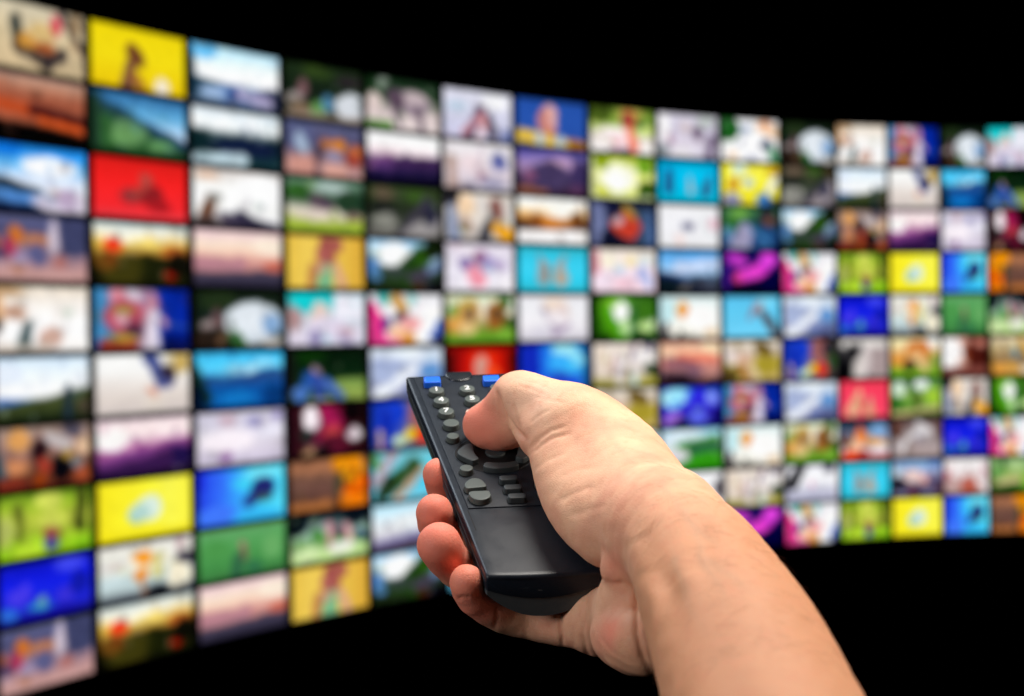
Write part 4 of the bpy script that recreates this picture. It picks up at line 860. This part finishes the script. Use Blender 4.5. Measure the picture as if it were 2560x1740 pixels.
# creases and tendons: polylines over the skin, each with its distance, depth (mm, + is inward) and width (mm)
def to_px(V):
    q = V - CAM
    d = q @ _w
    return 1280 + q @ _r / d * FPX, 870 - q @ _u / d * FPX, d
CREASES = [
 # thumb
 ([(1240, 975), (1250, 1012), (1263, 1042), (1283, 1072), (1314, 1100)], .702, 1.9, 1.0),
 ([(1283, 1005), (1288, 1040), (1303, 1082)], .700, 0.35, .9),
 ([(1268, 1000), (1272, 1030), (1290, 1068)], .700, 0.25, .7),
 ([(1318, 1128), (1348, 1097), (1377, 1077), (1418, 1064)], .675, 0.60, 1.0),
 ([(1322, 1140), (1352, 1112), (1385, 1094), (1430, 1084)], .672, 0.50, 1.0),
 ([(1322, 1060), (1345, 1040), (1380, 1022)], .68, 0.25, .9),
 ([(1330, 1180), (1370, 1150), (1420, 1130)], .66, 0.30, 1.1),
 ([(1390, 1255), (1440, 1230), (1490, 1214)], .64, 0.40, 1.3),
 ([(1415, 1290), (1470, 1275), (1520, 1262)], .63, 0.30, 1.5),
 ([(1380, 1200), (1440, 1175), (1500, 1165)], .65, 0.18, 1.2),
 # knuckle folds
 ([(1300, 950), (1340, 958), (1380, 975)], .70, 0.16, .9),
 ([(1290, 962), (1330, 974), (1372, 992)], .70, 0.16, .9),
 ([(1330, 990), (1375, 1000), (1420, 1010)], .69, 0.16, .9),
 # wrist fold and palm lines
 ([(1598, 1405), (1596, 1460), (1592, 1520), (1592, 1580), (1606, 1640), (1634, 1690)], .60, 1.1, 1.4),
 ([(1612, 1560), (1618, 1600), (1634, 1660)], .585, 0.35, .9),
 ([(1470, 1470), (1460, 1530), (1457, 1590), (1466, 1630), (1480, 1652)], .64, 0.8, 1.0),
 ([(1401, 1520), (1400, 1570), (1408, 1618)], .645, 0.9, 0.9),
 ([(1432, 1560), (1436, 1620)], .645, 0.35, .9),
 ([(1240, 1510), (1243, 1545), (1236, 1575)], .648, 0.35, 1.0),
 ([(1318, 1520), (1316, 1560), (1312, 1598)], .648, 0.20, 1.2),
 ([(1474, 1560), (1484, 1600), (1510, 1640), (1560, 1668), (1625, 1684)], .62, 0.30, 0.9),
 ([(1490, 1560), (1500, 1595), (1530, 1630), (1580, 1655), (1615, 1668)], .62, 0.25, 0.9),
 ([(1510, 1452), (1535, 1460), (1565, 1458)], .615, 0.7, 1.2),
 ([(1142, 1500), (1158, 1492), (1178, 1492)], .645, 0.4, 0.9),
 # forearm: furrows between the tendons, tendons and the wrist bone (raised)
 ([(1640, 1400), (1690, 1490), (1730, 1590), (1765, 1720), (1790, 1840)], .550, 1.5, 5.0),
 ([(1622, 1430), (1650, 1540), (1690, 1680), (1715, 1790)], .56, -1.5, 3.2),
 ([(1690, 1400), (1745, 1500), (1790, 1620), (1820, 1760)], .540, -1.7, 5.0),
 ([(1640, 1285), (1668, 1312), (1690, 1335)], .603, -2.2, 6.0),
 ([(1600, 1330), (1625, 1370), (1640, 1410)], .605, 1.8, 4.0),
 ([(1720, 1270), (1775, 1360), (1830, 1460), (1880, 1560)], .570, 1.9, 5.5),
 ([(1790, 1330), (1850, 1430), (1920, 1560), (1980, 1700)], .560, -0.5, 4.0),
 ([(1740, 1330), (1752, 1390), (1800, 1470), (1835, 1570), (1880, 1700)], .550, -0.28, 1.6),
 ([(1660, 1220), (1705, 1275), (1760, 1330), (1830, 1395)], .59, -0.25, 1.6),
 ([(1430, 1050), (1490, 1085), (1540, 1130)], .67, -0.5, 5.0),
]
N = vnormals(V, Q)
if ((V - V.mean(0)) * N).sum() < 0:
    Q = Q[:, ::-1].copy(); N = -N
vx, vy, vd = to_px(V)
view = (V - CAM) / np.linalg.norm(V - CAM, axis=1)[:, None]
front = np.clip(-(N * view).sum(1) * 4 + .6, 0, 1)
disp = np.zeros(len(V))
for pl_, d0, dep, wid in CREASES:
    pts = np.array(pl_, float)
    best = np.full(len(V), 1e9); tt = np.zeros(len(V))
    n_ = len(pts) - 1
    for i in range(n_):
        a, b = pts[i], pts[i + 1]
        ab = b - a
        t = np.clip(((vx - a[0]) * ab[0] + (vy - a[1]) * ab[1]) / ab.dot(ab), 0, 1)
        d = np.hypot(vx - a[0] - t * ab[0], vy - a[1] - t * ab[1])
        m = d < best
        best[m] = d[m]; tt[m] = ((i + t) / n_)[m]
    w_px = wid * mm / (d0 / FPX)
    fade = np.clip(np.minimum(tt, 1 - tt) * 5 + .15, 0, 1)
    near = np.clip(1.6 - np.abs(vd - d0) / .022, 0, 1)
    disp -= (dep if abs(dep) > .85 or wid > 2 else dep * .78) * mm * np.exp(-(best / w_px) ** 2) * fade * near * front
# soft unevenness of flesh over bone
rng = np.random.default_rng(4)
for sc, am in ((40, .10), (75, .08), (130, .05)):
    for _ in range(5):
        k = rng.normal(size=3); k /= np.linalg.norm(k)
        disp += am * mm * .45 * np.sin((V @ k) * sc * 2 * math.pi * rng.uniform(.7, 1.3) + rng.uniform(0, 6.28))
V = V + N * disp[:, None]

# colour of the skin itself: redder finger ends and palm, sandier forearm
def near_pts(js, rad):
    d = np.min([np.linalg.norm(V - j[0], axis=1) - j[1] for j in js], 0)
    return np.clip(1 - d / rad, 0, 1)
red = np.maximum.reduce([near_pts([ring[-1], middle[-1], index[-1]], .014), .75 * near_pts([pinky[-1], pinky[-2]], .012), .8 * near_pts(thumb_tip[:2], .012)])
red = np.maximum(red, .75 * np.exp(-(((vx - 1545) / 55) ** 2 + ((vy - 1585) / 50) ** 2)) * np.clip((vd - .595) / .012, 0, 1))
red = np.maximum(red, .5 * np.exp(-(((vx - 1540) / 50) ** 2 + ((vy - 1410) / 60) ** 2)) * np.clip((vd - .595) / .012, 0, 1))
sand = np.clip((.62 - vd) / .06, 0, 1)
pale = np.exp(-(((vx - 1330) / 70) ** 2 + ((vy - 990) / 60) ** 2)) * .7
redv = np.clip(red, 0, 1); redv = redv * redv * (3 - 2 * redv)

# veins showing through on the forearm and the back of the thumb
VEINS = [([(1740, 1330), (1752, 1390), (1800, 1470), (1835, 1570), (1880, 1700), (1930, 1850)], .55), ([(1660, 1220), (1705, 1275), (1760, 1330), (1830, 1395), (1900, 1500)], .58),
         ([(1690, 1400), (1720, 1500), (1765, 1600), (1775, 1700), (1800, 1800)], .545), ([(1752, 1390), (1830, 1440), (1930, 1560), (2020, 1720)], .55), ([(1480, 1040), (1540, 1110), (1590, 1190), (1660, 1220)], .66)]
vein = np.zeros(len(V))
for pl_, d0 in VEINS:
    pts = np.array(pl_, float)
    for i in range(len(pts) - 1):
        a, b = pts[i], pts[i + 1]; ab = b - a
        t = np.clip(((vx - a[0]) * ab[0] + (vy - a[1]) * ab[1]) / ab.dot(ab), 0, 1)
        d = np.hypot(vx - a[0] - t * ab[0] + 5 * np.sin(vy / 17.), vy - a[1] - t * ab[1])
        vein = np.maximum(vein, np.exp(-(d / 11.) ** 2) * front * np.clip(1.6 - np.abs(vd - d0) / .03, 0, 1))

me = bpy.data.meshes.new("hand_skin")
me.vertices.add(len(V)); me.vertices.foreach_set("co", V.astype(np.float32).ravel())
me.loops.add(Q.size); me.loops.foreach_set("vertex_index", Q.astype(np.int32).ravel())
me.polygons.add(len(Q)); me.polygons.foreach_set("loop_start", np.arange(0, Q.size, 4, dtype=np.int32))
me.polygons.foreach_set("use_smooth", np.ones(len(Q), bool))
me.update(calc_edges=True); me.validate()
ca = me.color_attributes.new("tone", 'FLOAT_COLOR', 'POINT')
ca.data.foreach_set("color", np.column_stack([redv, sand, pale, vein]).astype(np.float32).ravel())
print("HAND", len(V), len(Q))

m_skin, nt, b = node_mat("skin", (0.7, 0.42, 0.29), 0.5, 0.32)
nd, lk = nt.nodes, nt.links
def N_(t, **kw):
    n = nd.new(t)
    for k_, v_ in kw.items(): n.inputs[k_.replace('_', ' ')].default_value = v_
    return n
def mix(fac, c1, c2):
    n = nd.new("ShaderNodeMix"); n.data_type = 'RGBA'
    for s_, v_ in ((0, fac), (6, c1), (7, c2)):
        if hasattr(v_, 'links') or isinstance(v_, bpy.types.NodeSocket): lk.new(v_, n.inputs[s_])
        elif s_ == 0: n.inputs[0].default_value = v_
        else: n.inputs[s_].default_value = (*v_, 1)
    return n.outputs[2]
def ramp(sock, a, b_):
    n = nd.new("ShaderNodeMapRange"); n.inputs["From Min"].default_value = a; n.inputs["From Max"].default_value = b_
    lk.new(sock, n.inputs["Value"]); return n.outputs[0]
tone = nd.new("ShaderNodeVertexColor"); tone.layer_name = "tone"
sepc = nd.new("ShaderNodeSeparateColor"); lk.new(tone.outputs[0], sepc.inputs[0])
tcs = nd.new("ShaderNodeTexCoord")
n_big = N_("ShaderNodeTexNoise", Scale=42.0, Detail=3.0, Roughness=.55); lk.new(tcs.outputs["Object"], n_big.inputs["Vector"])
n_mot = N_("ShaderNodeTexNoise", Scale=190.0, Detail=4.0, Roughness=.6); lk.new(tcs.outputs["Object"], n_mot.inputs["Vector"])
base = mix(ramp(n_big.outputs["Fac"], .35, .65), srgb('dc9c80'), srgb('eab896'))
base = mix(sepc.outputs[1], base, srgb('cb906c'))
base = mix(sepc.outputs[2], base, srgb('f0c8ac'))
mo = nd.new("ShaderNodeMath"); mo.operation = 'MULTIPLY'; mo.inputs[1].default_value = .35
lk.new(ramp(n_mot.outputs["Fac"], .5, .75), mo.inputs[0])
base = mix(mo.outputs[0], base, srgb('cf8468'))
base = mix(sepc.outputs[0], base, srgb('ee8872'))
vm = nd.new("ShaderNodeMath"); vm.operation = 'MULTIPLY'; vm.inputs[1].default_value = .24
lk.new(tone.outputs["Alpha"], vm.inputs[0])
base = mix(vm.outputs[0], base, srgb('9c8a74'))
lk.new(base, b.inputs["Base Color"])
b.inputs["Subsurface Weight"].default_value = 0.25
b.inputs["Subsurface Radius"].default_value = (1.0, 0.35, 0.2)
b.inputs["Subsurface Scale"].default_value = 0.0018
# pores and fine criss-cross lines
vor = N_("ShaderNodeTexVoronoi", Scale=900.0); vor.feature = 'DISTANCE_TO_EDGE'; lk.new(tcs.outputs["Object"], vor.inputs["Vector"])
n_f = N_("ShaderNodeTexNoise", Scale=700.0, Detail=3.0); lk.new(tcs.outputs["Object"], n_f.inputs["Vector"])
ad = nd.new("ShaderNodeMath"); ad.operation = 'MULTIPLY_ADD'; ad.inputs[1].default_value = .8
lk.new(ramp(vor.outputs["Distance"], 0, .12), ad.inputs[0]); lk.new(n_f.outputs["Fac"], ad.inputs[2])
bmp = N_("ShaderNodeBump", Strength=.38, Distance=.00025); lk.new(ad.outputs[0], bmp.inputs["Height"])
lk.new(bmp.outputs[0], b.inputs["Normal"])
rr = nd.new("ShaderNodeMapRange"); rr.inputs["To Min"].default_value = .46; rr.inputs["To Max"].default_value = .66
lk.new(n_mot.outputs["Fac"], rr.inputs["Value"]); lk.new(rr.outputs[0], b.inputs["Roughness"])
hand = link("hand", me, m_skin)
tag(hand, "bare right hand and forearm gripping the black remote, thumb bent onto a key", "hand")

# thumb nail: a thin curved plate lying on the far side of the thumb's end
t_ax = thumb_tip[0][0] - thumb_tip[2][0]; t_ax /= np.linalg.norm(t_ax)
n_ax = -.62 * _r + .50 * _u + .60 * _w; n_ax -= t_ax * n_ax.dot(t_ax); n_ax /= np.linalg.norm(n_ax)
s_ax = np.cross(t_ax, n_ax)
nc = thumb_tip[0][0] - t_ax * .0015
NI, NJ = 14, 12
pts, lift = [], []
for i in range(NI):
    for j in range(NJ):
        u_, v_ = (i / (NI - 1)) * 2 - 1, (j / (NJ - 1)) * 2 - 1
        a_ = v_ * math.radians(46) * (1 - .10 * max(0, u_) ** 2)
        dirv = n_ax * math.cos(a_) + s_ax * math.sin(a_)
        pts.append(nc + t_ax * (u_ * .0056 + .0006 - .0008 * v_ * v_) + dirv * (.0088 - .0012 * u_))
        lift.append(.00015 - .0005 * (abs(v_) ** 4) - (.0006 if u_ < -.9 else 0) + (.0007 if u_ > .8 else 0))
pts = project(np.array(pts), 3); lift = np.array(lift)
e_ = .0003
gr = np.stack([hand_sdf(pts + np.eye(3)[k] * e_) - hand_sdf(pts - np.eye(3)[k] * e_) for k in range(3)], 1)
gr /= np.linalg.norm(gr, axis=1)[:, None]
topv = pts + gr * lift[:, None]; botv = pts - gr * .0006
vv = np.concatenate([topv, botv]); nn = NI * NJ
ff = []
for i in range(NI - 1):
    for j in range(NJ - 1):
        q = (i * NJ + j, (i + 1) * NJ + j, (i + 1) * NJ + j + 1, i * NJ + j + 1)
        ff.append(q); ff.append(tuple(k + nn for k in q[::-1]))
rim = [i * NJ for i in range(NI)] + [(NI - 1) * NJ + j for j in range(1, NJ)] + [i * NJ + NJ - 1 for i in range(NI - 2, -1, -1)] + [j for j in range(NJ - 2, 0, -1)]
for a_, b_ in zip(rim, rim[1:] + rim[:1]): ff.append((a_, b_, b_ + nn, a_ + nn))
m_nail, _, nb = node_mat("nail", tuple(srgb('efc4b0')), 0.25, 0.5)
nb.inputs["Subsurface Weight"].default_value = .2; nb.inputs["Subsurface Scale"].default_value = .001
mesh_obj("thumb_nail", vv, ff, m_nail, hand)

# short fine hairs lying along the forearm and wrist
rh = np.random.default_rng(11)
N2 = vnormals(V, Q)
cand = np.where((vd < .668) & (vd > .47) & (vx > 1600 + np.clip(1560 - vy, 0, 300) * .05) & (vy < 1900) & (vy > 1090) & ((N2 * view).sum(1) < -.05))[0]
wgt = np.clip((vx[cand] - 1560) / 260, .1, 1) * np.clip((.672 - vd[cand]) / .05, .1, 1); wgt /= wgt.sum()
pick = rh.choice(cand, 330, replace=False, p=wgt)
ax_arm = arm[1][0] - arm[2][0]; ax_arm /= np.linalg.norm(ax_arm)
hv, hf = [], []
for i in pick:
    n0 = N2[i]
    t0 = -ax_arm * rh.uniform(-.2, .5) + np.cross(ax_arm, n0) * rh.uniform(-.9, -.1) + .5 * _r * rh.uniform(.2, 1) + rh.normal(size=3) * .22
    t0 -= n0 * t0.dot(n0); t0 /= np.linalg.norm(t0)
    ln = rh.uniform(.004, .011); bend = np.cross(n0, t0) * rh.uniform(-.35, .35)
    sd0 = np.cross(n0, t0); k0 = len(hv); SEG = 5
    for q in range(SEG + 1):
        u_ = q / SEG
        c_ = V[i] + t0 * ln * u_ + bend * ln * u_ * u_ + n0 * (ln * .30 * u_ * (1 - .75 * u_) - .0002)
        w_ = .000034 * (1 - .75 * u_)
        hv += [c_ + sd0 * w_, c_ - sd0 * w_ * .5 + n0 * w_, c_ - sd0 * w_ * .5 - n0 * w_]
        if q:
            a_ = k0 + (q - 1) * 3
            for e_ in range(3): hf.append((a_ + e_, a_ + (e_ + 1) % 3, a_ + 3 + (e_ + 1) % 3, a_ + 3 + e_))
hm = bpy.data.meshes.new("arm_hair")
hm.from_pydata([tuple(v_) for v_ in hv], [], hf)
hm.polygons.foreach_set("use_smooth", [True] * len(hm.polygons))
m_hair, _, _ = node_mat("arm_hair", tuple(srgb('946c4e')), 0.45, 0.3)
oh = link("arm_hair", hm, m_hair, hand)
oh["kind"] = "stuff"
